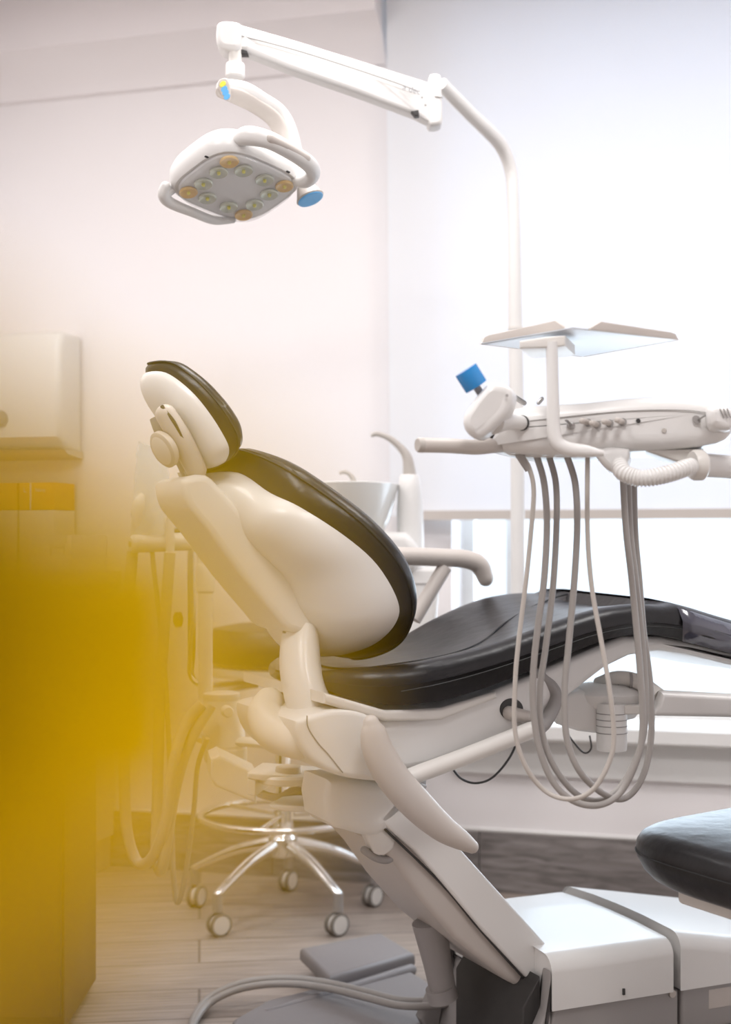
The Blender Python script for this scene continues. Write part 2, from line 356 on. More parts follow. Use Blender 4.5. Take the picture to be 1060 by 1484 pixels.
# --- seat cushion
def interp(tab, u):
    return sum(interp0(tab, u+d) for d in (-.04, -.02, 0, .02, .04))/5
def interp0(tab, u):
    if u <= tab[0][0]: return tab[0][1]
    for (a, x), (c, y) in zip(tab, tab[1:]):
        if u <= c: return x+(y-x)*(u-a)/(c-a)
    return tab[-1][1]
HW = .245
def tabl(px, v): return [(q.x, q.z) for q in (cp(x, y, v) for x, y in px)]
zbt = tabl([(468, 1004), (500, 1020), (560, 1028), (630, 1022), (700, 1003), (780, 972), (860, 937), (905, 921), (960, 920), (1000, 928), (1058, 944), (1140, 962), (1200, 975)], HW)
ztn = tabl([(468, 962), (500, 966), (560, 968), (620, 958), (700, 938), (780, 912), (860, 884), (905, 874), (960, 872), (1000, 880), (1058, 900), (1140, 920), (1200, 936)], HW)
ztf = tabl([(560, 935), (600, 908), (640, 887), (680, 869), (715, 859), (760, 855), (830, 858), (880, 868), (930, 880), (1000, 897), (1080, 930)], -HW+.02)
b = MB(); R = []; u0, u1 = -.685, .62; N = 66
for i in range(N+1):
    u = u0+(u1-u0)*i/N; e0 = min(1, (i/6)); e1 = min(1, (N-i)/4)
    e = math.sqrt(max(0, 1-(1-e0)**2))*math.sqrt(max(0, 1-(1-e1)**2)); e = max(e, .12)
    hw = HW*(.2+.8*(max(0, 1-(1-min(1, i/11))**2.4))**.5)
    if u > .1: hw = HW*(1-.25*min(1, (u-.1)/.4))
    zb, zn, zf = interp(zbt, u), interp(ztn, u), interp(ztf, u)
    zm = (zb+min(zn, zf))/2; ring = []
    K = 26
    for k in range(K+1):                      # top from near to far
        q = .5-.5*math.cos(PI*k/K); y = -hw+2*hw*q; zt = zn+(zf-zn)*q
        edge = min(q, 1-q)*2*hw; rr = .035
        drop = rr*(1-math.sqrt(max(0, 1-((rr-edge)/rr)**2))) if edge < rr else 0
        dish = -.018*math.sin(PI*q) if u < -.05 else .004
        ring.append(V(u, y, zm+(zt-drop+dish-zm)*e))
    for k in range(5): ring.append(V(u, hw*(1.012-.02*k), zm+((zf-.035)-(zf-.035-zb)*k/4-zm)*e))
    for k in range(5): ring.append(V(u, -hw*(.93+.02*k), zm+((zb)+(zn-.035-zb)*k/4-zm)*e))
    R.append(ring)
b.rings(R); sc_ = b.build('seat_cushion', black, ch); sc_['label'] = 'black leather seat cushion rising towards the knees'
def topz(u, v):
    q = (v+HW)/(2*HW); q = 1-q; zn, zf = interp(ztn, u), interp(ztf, u); return zn+(zf-zn)*q-(.018*math.sin(PI*q) if u < -.05 else -.004)
b = MB()
def seam(pts, r=.0018): b.tube([V(u, -v, topz(u, v)+.0005) for u, v in pts], r, 6, 8)
seam([(-.60, .17), (-.5, .175), (-.42, .15), (-.34, .09), (-.25, .01), (-.12, -.08), (.0, -.13), (.12, -.15)])
seam([(-.60, .17), (-.615, .10), (-.61, .0), (-.60, -.1)])
b.tube([V(u, -HW-.003, interp(ztn, u)-.042) for u in [-.58+.06*i for i in range(19)]][:13], .0014, 6)
b.build('seam', seamm, sc_)
# clear film over the leg rest
b = MB(); R = []
for i in range(13):
    u = cp(988, 900, HW).x+i*.035; hw = HW*(1-.25*min(1, max(0, (u-.1))/.4))+.004; zb, zn, zf = interp(zbt, u)-.004, interp(ztn, u)+.004, interp(ztf, u)+.004
    j = .003*math.sin(i*2.1); ring = [V(u, -hw+j, zb), V(u, -hw-j, (zb+zn)/2), V(u, -hw, zn-.03), V(u, -hw+.012, zn-.01), V(u, -hw+.035, zn)]
    ring += [V(u, -hw+.035+(2*hw-.07)*k/6, zn+(zf-zn)*k/6+.004) for k in range(1, 6)]+[V(u, hw-.035, zf), V(u, hw-.01, zf-.012), V(u, hw, zf-.035), V(u, hw, zb)]
    R.append(ring)
b.rings(R, closed=False, cap0=False, cap1=False); pc = b.build('leg_rest_film', plastcov, ch, sol=.001); pc['label'] = 'crinkled glossy film over the leg rest'
# --- underframe shell, near face at v=.2
uf = [(548, 1040), (600, 1040), (680, 1016), (760, 984), (850, 945), (905, 922), (960, 922), (1010, 932), (1058, 945), (1130, 962), (1170, 972), (1160, 982), (1058, 963), (1000, 948), (960, 943), (915, 950), (880, 967), (850, 990), (825, 1010), (800, 1042), (770, 1058), (700, 1082), (620, 1112), (560, 1122), (548, 1090)]
b = MB(); b.pillow([cp(x, y, .2) for x, y in uf], V(0, .38, 0), .012); b.build('seat_underframe', white, ch, wn=True)
b = MB(); b.pillow([cp(x, y, .212) for x, y in ((470, 1004), (560, 1030), (640, 1026), (720, 1002), (722, 1012), (640, 1044), (560, 1046), (470, 1020))], V(0, .4, 0), .006); b.build('seat_pan', cream, ch, wn=True)
b = MB(); b.tube([cp(566, 1140, .22), cp(600, 1124, .225), (cp(680, 1094, .23)), cp(770, 1058, .23)], .0145, 18, rnd=True); b.build('side_rail', cream, ch)
b = MB(); b.tube([cp(770, 1058, .222), cp(788, 1050, .215), cp(806, 1012, .2), cp(790, 985, .19), cp(772, 975, .19)], .012, 14); b.build('leg_rest_hinge', greyp, ch)
b = MB(); o = [cp(742+17*math.cos(a), 1028+16*math.sin(a)+6*math.cos(a)*0, .2015) for a in [PI*i/12 for i in range(24)]]; b.pillow(o, V(0, .004, 0), .001); b.build('pivot_recess', dgrey, ch)
b = MB(); b.tube([cp(738, 1033, .203), cp(765, 1040, .203)], .012, 14, rnd=True); b.build('pivot_pin', beige, ch)
# --- pivot housing
hp = [(430, 1046), (455, 1036), (485, 1028), (520, 1030), (545, 1042), (562, 1062), (566, 1100), (556, 1130), (520, 1130), (485, 1122), (455, 1105), (435, 1080)]
b = MB(); b.pillow([cp(x, y, .215) for x, y in hp], V(0, .30, 0), .010, smooth=3, k=5); b.build('pivot_housing', white, ch)
b = MB(); b.tube([cp(390, 1018, .05), cp(384, 1036, .07), cp(400, 1060, .11), cp(432, 1074, .17)], [.026, .03, .034, .03], 20, 6, rnd=True); b.build('housing_nose', cream, ch)
b = MB(); b.tube([cp(445, 1037, .2195), cp(447, 1055, .2165), cp(462, 1078, .2165), cp(475, 1092, .2165), cp(497, 1120, .2165)], .0009, 6); b.build('housing_seam', greyp, ch)
# --- armrests
b = MB(); ar = [(538, 1048, 12, .013), (541, 1062, 19, .018), (549, 1090, 23, .022), (570, 1127, 24, .024), (604, 1166, 24, .024), (640, 1199, 20, .021), (668, 1217, 15, .017), (684, 1227, 10, .012)]
b.tube([cp(x, y, .262) for x, y, *_ in ar], [a[2]/900 for a in ar], 20, 6, up=V(0, 1, 0), rb=[a[3] for a in ar], rnd=True); na = b.build('armrest', beige, ch); na['label'] = 'beige armrest lowered at the near side'
b = MB(); b.tube([cp(x, y, -.27) for x, y in ((545, 806), (590, 806), (640, 808), (672, 810), (694, 818), (704, 838))], [.018, .0185, .0185, .019, .0195, .017], 18, 6, rnd=True)
fa = b.build('armrest', beige, ch); fa['label'] = 'hooped beige armrest raised at the far side'
b = MB(); b.tube([cp(645, 822, -.27), cp(600, 898, -.27)], .0155, 14); b.build('armrest_strut', beige, fa)
# --- mount block and lift arm
b = MB(); mp_ = [(478, 1131), (530, 1136), (580, 1138), (625, 1140), (610, 1165), (585, 1190), (560, 1208), (540, 1214), (505, 1205), (478, 1192)]
b.pillow([cp(x, y, .135) for x, y in mp_], V(0, .13, 0), .02, smooth=2, k=5); b.build('seat_mount', white, ch)
b = MB(); b.lathe([(.06, -.012), (.07, -.01), (.07, .02), (.06, .022)], cp(560, 1128, .03), V(0, 0, 1), 40); b.build('swivel_ring', greyp, ch)
arm = [(556, 1196), (640, 1255), (720, 1330), (806, 1412), (806, 1450), (790, 1450), (735, 1422), (660, 1362), (610, 1305), (575, 1255), (545, 1222)]
b = MB(); b.pillow([cp(x, y, .12) for x, y in arm], V(0, .24, 0), .012); b.build('lift_arm', beige, ch, wn=True)
cov = [(548, 1188), (572, 1160), (620, 1196), (664, 1226), (700, 1266), (760, 1332), (818, 1397), (812, 1440), (800, 1458), (770, 1424), (700, 1350), (640, 1278), (600, 1232)]
b = MB(); b.pillow([cp(x, y, .135) for x, y in cov], V(0, .27, 0), .006); b.build('lift_arm_cover', white, ch, wn=True)
b = MB(); b.tube([cp(x, y, .128) for x, y in ((556, 1200), (640, 1281), (700, 1352), (798, 1460))], .0022, 6); b.build('cover_gap', dgrey, ch)
# ragged latch under the mount
b = MB(); b.pillow([cp(x, y, .125) for x, y in ((545, 1178), (560, 1190), (574, 1206), (572, 1228), (558, 1240), (545, 1238), (538, 1225), (530, 1205), (532, 1188))], V(0, .03, 0), .006, smooth=2); b.build('latch', cream, ch)
b = MB(); b.tube([cp(x, y, .11) for x, y in ((528, 1232), (545, 1243), (562, 1246), (574, 1236))], .007, 10, rnd=True); b.build('latch_hook', greyp, ch)
b = MB(); b.tube([cp(622, 1335, .0), cp(634, 1395, 0), cp(643, 1440, 0)], [.032, .026, .024], 24, 1); b.build('lift_cylinder', greyp, ch)
b = MB(); b.tube([cp(638, 1430, 0), cp(643, 1448, 0)], .028, 24, 1); b.build('cylinder_foot', greyp, ch)
# --- base covers, plinths and floor plate
def top_cover(u0, u1, z0, z1, hw, r, name, m, slope=0, nb_=8):
    bb = MB(); R = []; K = 10
    for i in range(K+1):
        q = i/K; u = u0+(u1-u0)*q; zt = z1-slope*q
        e = 1
        rr = r; ring = [V(u, -hw, z0)]
        for a in range(0, 91, 15): A = math.radians(a); ring.append(V(u, -hw+rr*(1-math.cos(A)), zt-rr+rr*math.sin(A)*1.0))
        ring += [V(u, y, zt+.006*math.cos(y/hw*PI/2)) for y in (-hw*.4, 0, hw*.4)]
        for a in range(90, -1, -15): A = math.radians(a); ring.append(V(u, hw-rr*(1-math.cos(A)), zt-rr+rr*math.sin(A)))
        ring.append(V(u, hw, z0)); R.append(ring)
    sh = lambda ring, du, k: [V(p.x+du, p.y*k, z0+(p.z-z0)*(k if k < 1 else 1)) for p in ring]
    R = [sh(R[0], .004, .985), ]+[R[0]]+R[1:-1]+[R[-1]]+[sh(R[-1], -.004+.008, .975)]
    return bb.rings(R).build(name, m, ch, wn=True)
top_cover(-.27, -.016, .168, .262, .2, .03, 'base_cover', white)
top_cover(.0, .85, .168, .272, .2, .03, 'base_cover', white, slope=.16)
b = MB(); b.pillow([V(-.262, -.194, .168), V(.0, -.194, .168), V(.0, -.194, .0), (V(-.31, -.194, .0))], V(0, .388, 0), .006); b.build('plinth', greyp, ch)
b = MB(); b.pillow([V(.006, -.196, .172), V(.85, -.196, .172), V(.85, -.196, .09), V(.006, -.196, .09)], V(0, .39, 0), .006); b.build('plinth', greyp, ch)
b = MB(); b.pillow([V(.10, -.17, .09), V(.8, -.17, .09), V(.8, -.17, .0), V(.10, -.17, .0)], V(0, .34, 0), .006); b.build('base_foot', dgrey, ch)
b = MB(); b.pillow([V(.065, -.1965, .125), V(.3, -.1965, .125), V(.3, -.1965, .16), V(.065, -.1965, .16)], V(0, .002, 0), .0008); b.build('plinth_hatch', beige, ch)
b = MB(); b.box(cp(904, 1437, .2)+V(0, -.001, 0), (.005, .004, .011), None, .001); b.build('base_clip', dgrey, ch)
b = MB(); b.lathe([(.007, 0), (.007, .002)], cp(975, 1440, .195), V(0, -1, 0), 16); b.build('plinth_plug', beige, ch)
b = MB(); b.pillow([V(-.31, -.17, .035), V(-.31, -.17, .17), V(-.275, -.17, .22), V(-.272, -.17, .035)], V(0, .25, 0), .004); b.build('base_shade_block', dgrey, ch)  # dark block added as painted shade between lift cylinder and base
b = MB(); b.pillow([V(-.268, -.195, .235), V(-.275, -.195, .17), V(-.34, -.195, .05), V(-.31, -.195, .0), V(-.27, -.195, .0)], V(0, .03, 0), .006); b.build('arm_bearing', greyp, ch)
b = MB(); b.pillow([V(-.268, .165, .235), V(-.275, .165, .17), V(-.34, .165, .05), V(-.31, .165, .0), V(-.27, .165, .0)], V(0, .03, 0), .006); b.build('arm_bearing', greyp, ch)
# floor plate to the head side with raised rim
fp = [V(-.66, .36, .0), V(-.56, .44, 0), (V(-.2, .54, 0)), V(-.2, -.25, 0), V(-.62, -.3, 0), V(-.78, -.2, 0), V(-.76, .1, 0)]
b = MB(); b.pillow(fp, V(0, 0, .035), .012, r2=.012); b.build('floor_plate', platem, ch)
b = MB(); b.tube([V(-.58, .38, .028), V(-.42, .43, .03), V(-.2, .50, .034)], [.010, .012, .013], 14, 4, rnd=True); b.build('plate_rim', platem, ch)
b = MB(); b.pillow([V(-.42, .44, .03), V(-.18, .52, .03), V(-.18, .70, .03), V(-.40, .66, .03)], V(0, 0, .035), .012); b.build('floor_junction_box', platem, ch)
# cord loop from under the seat
b = MB(); b.tube([cp(655, 1112, .0), cp(668, 1128, .0), cp(690, 1135, .0), cp(715, 1126, 0), cp(740, 1096, 0), cp(755, 1060, 0)], .0022, 8); b.build('cord', dgrey, ch)
b = MB(); b.tube([cp(812, 1040, -.05), cp(822, 1062, -.05), cp(845, 1090, -.05), cp(857, 1085, -.05), cp(855, 1066, -.05)], .0018, 8); b.build('cord', dgrey, ch)
# ================================================================== ASSISTANT BRACKET + ARM + CANISTER
L0 = P(412, 1150, 2.55); L0.z = .62
aa = thing('assistant_arm', 'cream assistant arm with suction canister, pole and instrument holder beside the chair head end', 'dental assistant arm', P(318, 1090, 2.85))
def put(b, name, m, th, lab=None, **k):
    L = th.location; b.v = [tuple(Vector(p)-L) for p in b.v]; o = b.build(name, m, th, **k)
    if lab: o['label'] = lab
    return o
b = MB(); fr = [P(x, y, 2.45) for x, y in ((362, 1122), (478, 1132), (480, 1176), (460, 1182), (400, 1176), (362, 1160))]
fr_in = [P(x, y, 2.45) for x, y in ((369, 1130), (470, 1140), (472, 1160), (452, 1166), (408, 1163), (369, 1153))]
# bracket as four bars round an opening
b = MB(); dd = V(.02, .12, 0)
b.pillow([P(x, y, 2.5) for x, y in ((358, 1120), (470, 1128), (480, 1132), (480, 1141), (372, 1131), (358, 1128))], dd, .003)
b.pillow([P(x, y, 2.5) for x, y in ((358, 1128), (370, 1131), (370, 1154), (358, 1152))], dd, .003)
b.pillow([P(x, y, 2.5) for x, y in ((469, 1140), (481, 1141), (481, 1182), (469, 1176))], dd, .003)
b.pillow([P(x, y, 2.5) for x, y in ((390, 1166), (440, 1168), (470, 1164), (480, 1168), (480, 1180), (410, 1176), (392, 1172))], dd, .003)
put(b, 'bracket', white, aa)
b = MB(); b.lathe([(.052, 0), (.055, .003), (.055, .012), (.05, .016)], P(418, 1127, 2.54)-V(0, 0, .008), V(0, 0, 1), 36); put(b, 'bracket_disc', cream, aa)
b = MB(); b.lathe([(.024, 0), (.0245, .008), (.023, .0145), (.018, .016)], P(418, 1122, 2.54), V(0, 0, 1), 28); put(b, 'pivot_cap', beige, aa)
b = MB()
for k in range(3): b.tube([P(365, 1140+k*4, 2.58), P(395, 1152+k*3, 2.54), P(430, 1150-k*4, 2.55), P(475, 1150+k*5, 2.6)], .0035, 8)
put(b, 'cable_bundle', hosel, aa)
b = MB(); b.pillow([P(x, y, 2.62) for x, y in ((305, 1100), (318, 1094), (372, 1120), (372, 1165), (312, 1140), (304, 1126))], V(-.02, .12, 0), .008); put(b, 'link_arm', white, aa, wn=True)
b = MB(); b.tube([P(300, 1078, 2.85), P(360, 1075, 2.82), P(420, 1085, 2.75), P(455, 1095, 2.7)], .018, 14, rb=.010, up=V(0, 0, 1)); put(b, 'link_arm', white, aa)
cc = P(326, 1090, 2.85); cc.z = P(326, 1088, 2.85).z
b = MB(); h = (1088-1007)/702
b.lathe([(.034, -.03), (.044, -.02), (.0455, 0), (.0455, .006), (.0445, .007), (.0445, .012), (.0455, .013), (.044, .03), (.038, h-.012), (.037, h-.002), (.034, h)], cc, V(-.07, 0, 1), 36); put(b, 'suction_canister', white, aa)
b = MB(); b.lathe([(.0375, h-.010), (.039, h-.006), (.0385, h+.004), (.03, h+.007)], cc, V(-.07, 0, 1), 36); put(b, 'canister_lid', cream, aa)
b = MB(); b.tube([P(297, 1012, 2.86), P(297, 930, 2.86), P(297, 855, 2.86)], .015, 20, 1); put(b, 'pole', white, aa)
b = MB(); b.lathe([(.0145, 0), (.0185, .004), (.0195, .02), (.0195, .042), (.018, .056), (.0165, .06)], P(297, 860, 2.86), V(0, 0, 1), 26); put(b, 'elbow_joint', white, aa)
b = MB(); b.lathe([(.017, 0), (.017, .055), (.0185, .06), (.0185, .072), (.015, .078)], P(297, 816, 2.86), V(0, 0, 1), 26); put(b, 'pole_head', white, aa)
b = MB(); b.pillow([P(x, y, 2.84) for x, y in ((264, 751), (300, 750), (298, 764), (270, 764))], V(0, .04, 0), .003); put(b, 'head_plate', white, aa)
b = MB(); hb0, hb1 = P(196, 789, 2.78), P(295, 784, 2.86); b.tube([hb0, hb1], .0185, 22, 1, rnd=False); put(b, 'holder_bar', cream, aa)
dr = (hb0-hb1).normalized()
b = MB(); b.lathe([(.0185, 0), (.0185, .006), (.014, .011)], hb0, dr, 22); put(b, 'bar_cap', cream, aa)
b = MB(); b.lathe([(.006, .010), (.006, .0125)], hb0, dr, 12); put(b, 'cap_screw', greyp, aa)
for k, (x, r) in enumerate(((195, .006), (220, .005), (246, .006))):
    b = MB(); b.tube([P(x, 800, 2.8), P(x, 772, 2.8), P(x+1, 745 if k < 2 else 735, 2.8)], [r*1.6, r*1.5, r], 12, 1); put(b, 'instrument_tip', cream, aa)
b = MB(); b.tube([P(243, 740, 2.8), P(243, 700, 2.8)], .0035, 10, 1); put(b, 'suction_tip', cream, aa)
D = 2.8
for nm, r, m, pts in (('suction_hose', .0115, hosel, [(192, 800, D), (186, 880, D), (182, 1000, D), (180, 1120, D), (184, 1205, D), (200, 1250, D), (222, 1240, D-.05), (240, 1190, D-.1), (250, 1110, D-.1), (268, 1050, D-.05), (292, 1020, D-.04)]),
                     ('suction_hose', .0115, hosel, [(246, 802, D), (238, 900, D), (230, 1020, D), (228, 1150, D), (226, 1225, D), (232, 1262, D-.02), (240, 1230, D-.07), (252, 1150, D-.08), (272, 1080, D-.05), (305, 1022, D-.03)]),
                     ('air_water_hose', .005, hosem, [(220, 800, D), (226, 860, D), (236, 950, D), (243, 1060, D), (248, 1180, D), (252, 1280, D), (258, 1308, D), (268, 1270, D-.02), (280, 1180, D-.03), (286, 1110, D-.03), (300, 1070, D-.05)])):
    b = MB(); b.tube([P(*p) for p in pts], r, 12, 6); put(b, nm, m, aa)
for x, y in ((290, 1052), (292, 1073)):
    b = MB(); b.lathe([(.007, 0), (.009, .01), (.006, .022)], P(x, y, 2.8), V(-.3, -.8, .5), 14); put(b, 'hose_fitting', chrome, aa)
b = MB(); b.lathe([(.012, 0), (.012, .02), (.009, .026)], P(327, 1030, 2.80), V(.3, -1, 0), 18); put(b, 'hose_port', cream, aa)
# clear sleeve standing over the two instruments at the left of the holder: its own removable bag
tb = thing('barrier_sleeve', 'crumpled clear plastic sleeve pulled over instruments on the cream holder bar', 'plastic sleeve', P(212, 776, 2.79))
b = MB(); R = []; rg = random.Random(9)
cols = [(193, 776), (243, 776)]; tops = [(205, 638), (243, 668)]
for k in range(15):
    q = k/14; xl = 189+(200-189)*q; xr = 238+(241-238)*q+6*math.sin(q*PI); y = 776-(776-(640))*q; R.append([])
    for j in range(20):
        a = 2*PI*j/20; cx = (xl+xr)/2; rx = (xr-xl)/2; wob = 1+.09*rg.uniform(-1, 1)
        R[-1].append(P(cx+rx*math.cos(a)*wob, y+(16*q*(math.cos(a)*.5+.5)), D+.02*math.sin(a)*(1-.8*q)*wob))
b.rings(R, cap0=False, cap1=True); put(b, 'film', filmm, tb)
b = MB(); b.tube([P(203, 774, D), P(204, 735, D), P(210, 712, D)], [.014, .018, .008], 14, 5, rnd=True); put(b, 'wrapped_tip', cream, tb)
# ================================================================== OPERATING LIGHT
ol = thing('operating_light', 'white ceiling-height dental operating light on bent white pole and long arm', 'dental light', P(750, 905, 3.1))
b = MB(); DP = 3.1
b.tube([P(752, 925, DP), P(751, 800, DP), P(750, 640, DP), P(747, 470, DP), P(746, 380, DP), P(744, 290, DP), P(740, 245, DP), P(727, 212, DP-.02), P(705, 187, DP-.06), P(680, 163, DP-.1), P(640, 122, DP-.17)], [.016, .016, .0155, .0155, .0145, .0135, .0145, .0155, .0155, .015, .0145], 22, 5); put(b, 'pole', white, ol)
b = MB(); b.tube([P(747.5, 478, DP), P(747.5, 474, DP)], .0175, 22, 1); put(b, 'pole_collar', cream, ol)
b = MB(); b.tube([P(752, 925, DP), P(752, 925, DP-.25)], .02, 14, 1); put(b, 'pole_bracket', cream, ol)
DJ = 2.86
b = MB(); b.pillow([P(x, y, DJ) for x, y in ((622, 112), (627, 106), (636, 106), (640, 112), (641, 140), (642, 172), (638, 180), (628, 182), (620, 178), (622, 150))], V(0, .05, 0), .008, smooth=2); put(b, 'elbow_joint', white, ol)
b = MB(); b.tube([P(630, 139.5, DJ-.001), P(642, 141.5, DJ-.001)], .0012, 6, 1); put(b, 'joint_line', greyp, ol)
# spring arm
da, db = 2.62, DJ
top = [P(346, 34, da), P(420, 55, da*.7+db*.3), P(520, 86, da*.35+db*.65), P(624, 119, db)]
bot = [P(626, 178, db), P(600, 165, db*.95+da*.05), P(520, 135, da*.35+db*.65), P(420, 100, da*.7+db*.3), P(358, 75, da), P(338, 72, da)]
b = MB(); b.pillow(top+bot, V(.0, .045, 0), .008, k=5); put(b, 'spring_arm', white, ol, wn=True)
b = MB(); b.tube([P(350, 52, da-.003), P(440, 76, 2.695), P(560, 115, 2.80), P(606, 132, 2.842)], .0011, 6); put(b, 'arm_seam', greyp, ol)
b = MB(); b.tube([P(346, 56, da-.003), P(440, 82, 2.695-.002), P(560, 121, 2.80-.002), P(606, 138, 2.84)], .0004, 4); put(b, 'arm_seam', beige, ol)
for x, y, r in ((352, 57, .0035), (612, 141, .0022), (617, 152, .0022)):
    b = MB(); dpt = 2.62+(x-346)/278*.24; b.lathe([(r, 0), (r*.6, .001)], P(x, y, dpt-.001), V(0, -1, 0), 14); put(b, 'screw', greyp, ol)
for pts in (((596, 161), (607, 159), (608, 167), (602, 168)), ((345, 70), (358, 73), (360, 78), (348, 78))):
    b = MB(); dpt = 2.62+(pts[0][0]-346)/278*.24; b.pillow([P(x, y, dpt-.003) for x, y in pts], V(0, .02, 0), .001); put(b, 'arm_notch', dgrey, ol)
m3 = Matrix((V(math.cos(.28), .2, -math.sin(.30)).normalized(), V(.28, 0, .96), V(.1, -.95, 0))).transposed()
b0 = text('arm_lettering', 'a dec', .018, P(597, 130, 2.826), m3, inkm, None); b0.parent = ol; b0.matrix_parent_inverse = Matrix.Translation(-ol.location)
# joint block and drop post
b = MB(); b.pillow([P(x, y, 2.6) for x, y in ((313, 40), (317, 31), (330, 29), (348, 33), (349, 50), (346, 70), (330, 71), (318, 67), (313, 58))], V(0, .065, 0), .010, smooth=3); put(b, 'joint_block', white, ol)
b = MB(); b.tube([P(341, 66, 2.62), P(341, 100, 2.62)], .0125, 20, 1); put(b, 'drop_post', cream, ol)
b = MB(); b.lathe([(.016, 0), (.0185, .003), (.0185, .024), (.017, .027)], P(341, 113, 2.62), V(0, 0, 1), 24); put(b, 'post_collar', white, ol)
# yoke: flat S-shaped bar with beige underside
yk = [(326, 128, 2.55), (352, 136, 2.57), (378, 150, 2.6), (402, 168, 2.62), (416, 195, 2.62), (427, 230, 2.6), (436, 256, 2.59)]
wd = [13, 17, 16, 17, 17, 14, 12]
b = MB(); b.tube([P(*p) for p in yk], [w/760 for w in wd], 20, 6, up=V(.2, 1, .2), rb=.012, rnd=True); put(b, 'yoke', white, ol)
b = MB(); b.tube([P(x-5, y+5, z-.012) for x, y, z in yk[:6]], [w/760*.68 for w in wd[:6]], 16, 6, up=V(.2, 1, .2), rb=.006, rnd=True); put(b, 'yoke_inlay', beige, ol)
b = MB(); b.pillow([P(x, y, 2.525) for x, y in ((317, 116), (329, 113), (334, 128), (333, 144), (325, 142), (317, 128))], V(0, .01, 0), .003, smooth=3); put(b, 'touch_pad', beige, ol)
for x, y, m_ in ((323, 122, yellowb), (325, 129, bluel), (327, 134, bluel), (329, 140, bluel)):
    b = MB(); b.lathe([(.0052, 0), (.0045, .0012)], P(x, y, 2.5245), V(-.1, -1, 0), 14, sx=1.3); put(b, 'button', m_, ol)
b = MB(); b.lathe([(.012, 0), (.015, .02), (.022, .038), (.027, .050), (.025, .052)], P(436, 254, 2.59), V(.36, -.2, -.9), 26); put(b, 'sensor_end', beige, ol)
b = MB(); b.lathe([(.025, .0515), (.0245, .0535), (.02, .054)], P(436, 254, 2.59), V(.36, -.2, -.9), 26); put(b, 'sensor_end_cap', bluel, ol)
# head: local frame; lens faces down and towards the viewer
hc0 = P(345, 262, 2.5); 
cF, cL, cR, cN = P(336, 226, 2.42), P(246, 274, 2.50), P(438, 268, 2.54), P(350, 320, 2.62)   # lens corners (underside seen from below)
ex = (cR-cL); ex = ((cR-cF)+(cN-cL)); ey = ((cF-cL)+(cR-cN)); nx = ex.normalized(); ny0 = ey-nx*ey.dot(nx); ny = ny0.normalized(); nz = nx.cross(ny)
if nz.z < 0: nz = -nz
c0 = (cF+cL+cR+cN)/4; hx, hy = ex.length/4*1.10, ny0.length/4*1.10
def sq(hx, hy, z, k=10, ex_=3.4, n=44):
    o = []
    for i in range(n):
        a = 2*PI*i/n; c, s_ = math.cos(a), math.sin(a); o.append(c0+nx*hx*math.copysign(abs(c)**(2/ex_), c)+ny*hy*math.copysign(abs(s_)**(2/ex_), s_)+nz*z)
    return o
b = MB(); b.rings([sq(hx*1.04, hy*1.04, .004), sq(hx*1.10, hy*1.10, .003), sq(hx*1.15, hy*1.15, .008), sq(hx*1.18, hy*1.18, .022), sq(hx*1.16, hy*1.16, .038), sq(hx*1.08, hy*1.08, .052), sq(hx*.9, hy*.9, .062), sq(hx*.6, hy*.6, .068), sq(hx*.3, hy*.3, .070)]); lh = put(b, 'lamp_head', white, ol)
b = MB(); b.rings([sq(hx*1.03, hy*1.03, .0035), sq(hx*1.0, hy*1.0, .001), sq(hx*.2, hy*.2, .001)]); put(b, 'lens_backplate', lensback, ol)
spots = [(-.72, -.72, 1), (.72, -.72, 1), (.72, .72, 1), (-.72, .72, 1), (-.28, -.66, 0), (.28, -.66, 0), (.66, -.25, 0), (.66, .27, 0), (.25, .64, 0), (-.30, .64, 0), (-.66, .27, 0), (-.66, -.27, 0)]
for x, y, am in spots:
    c = c0+nx*hx*x*.98+ny*hy*y*.98
    b = MB(); b.lathe([(.0165, .0), (.0172, -.003), (.0155, -.005), (.010, -.0025), (.004, -.0015)], c, nz, 22); lo = put(b, 'led_reflector', amber if am else ledm, ol)
    b = MB(); b.lathe([(.0035, -.002), (.003, -.006), (.001, -.007)], c, nz, 10); b.v = [tuple(Vector(p)-ol.location) for p in b.v]; b.build('led_chip', mat_y if False else yellowb, lo)
b = MB(); b.rings([sq(hx*1.05, hy*1.05, .003), sq(hx*1.05, hy*1.05, -.004), sq(hx*1.0, hy*1.0, -.009), sq(hx*.5, hy*.5, -.013), sq(hx*.1, hy*.1, -.014)], cap0=False); put(b, 'lens_cover', glassy, ol, 'clear ribbed lens cover')
for x, y in ((.45, 1.0), (-1.0, .45)):
    b = MB(); c = c0+nx*hx*x*1.10+ny*hy*y*1.10+nz*.003
    b.box(c, (.008, .004, .002), Matrix((nx, ny, nz)).transposed(), .001); put(b, 'head_vent', dgrey, ol)
# handles: rear right bar and front left bar
b = MB(); hp_ = [(344, 206, 2.44), (358, 197, 2.41), (390, 203, 2.405), (425, 222, 2.43), (448, 238, 2.46), (454, 252, 2.49), (444, 262, 2.51), (428, 262, 2.53)]
b.tube([P(*p) for p in hp_], [.012, .017, .0155, .014, .0145, .013, .013, .010], 18, 6, rnd=True); put(b, 'handle', white, ol)
b = MB(); b.tube([P(x, y, z) for x, y, z in ((392, 201, 2.395), (418, 214, 2.415), (444, 230, 2.442))], .0085, 12, 5, rnd=True); put(b, 'handle_grip', beige, ol)
b = MB(); b.tube([P(x, y, z) for x, y, z in ((240, 270, 2.50), (237, 282, 2.51), (247, 294, 2.53), (280, 308, 2.56), (310, 319, 2.6), (338, 319, 2.62))], [.009, .011, .0105, .009, .0085, .006], 16, 6, rnd=True); put(b, 'handle', white, ol)
b = MB(); b.tube([P(239, 282, 2.51), P(258, 268, 2.52)], .009, 12, 1); put(b, 'handle_lug', white, ol)
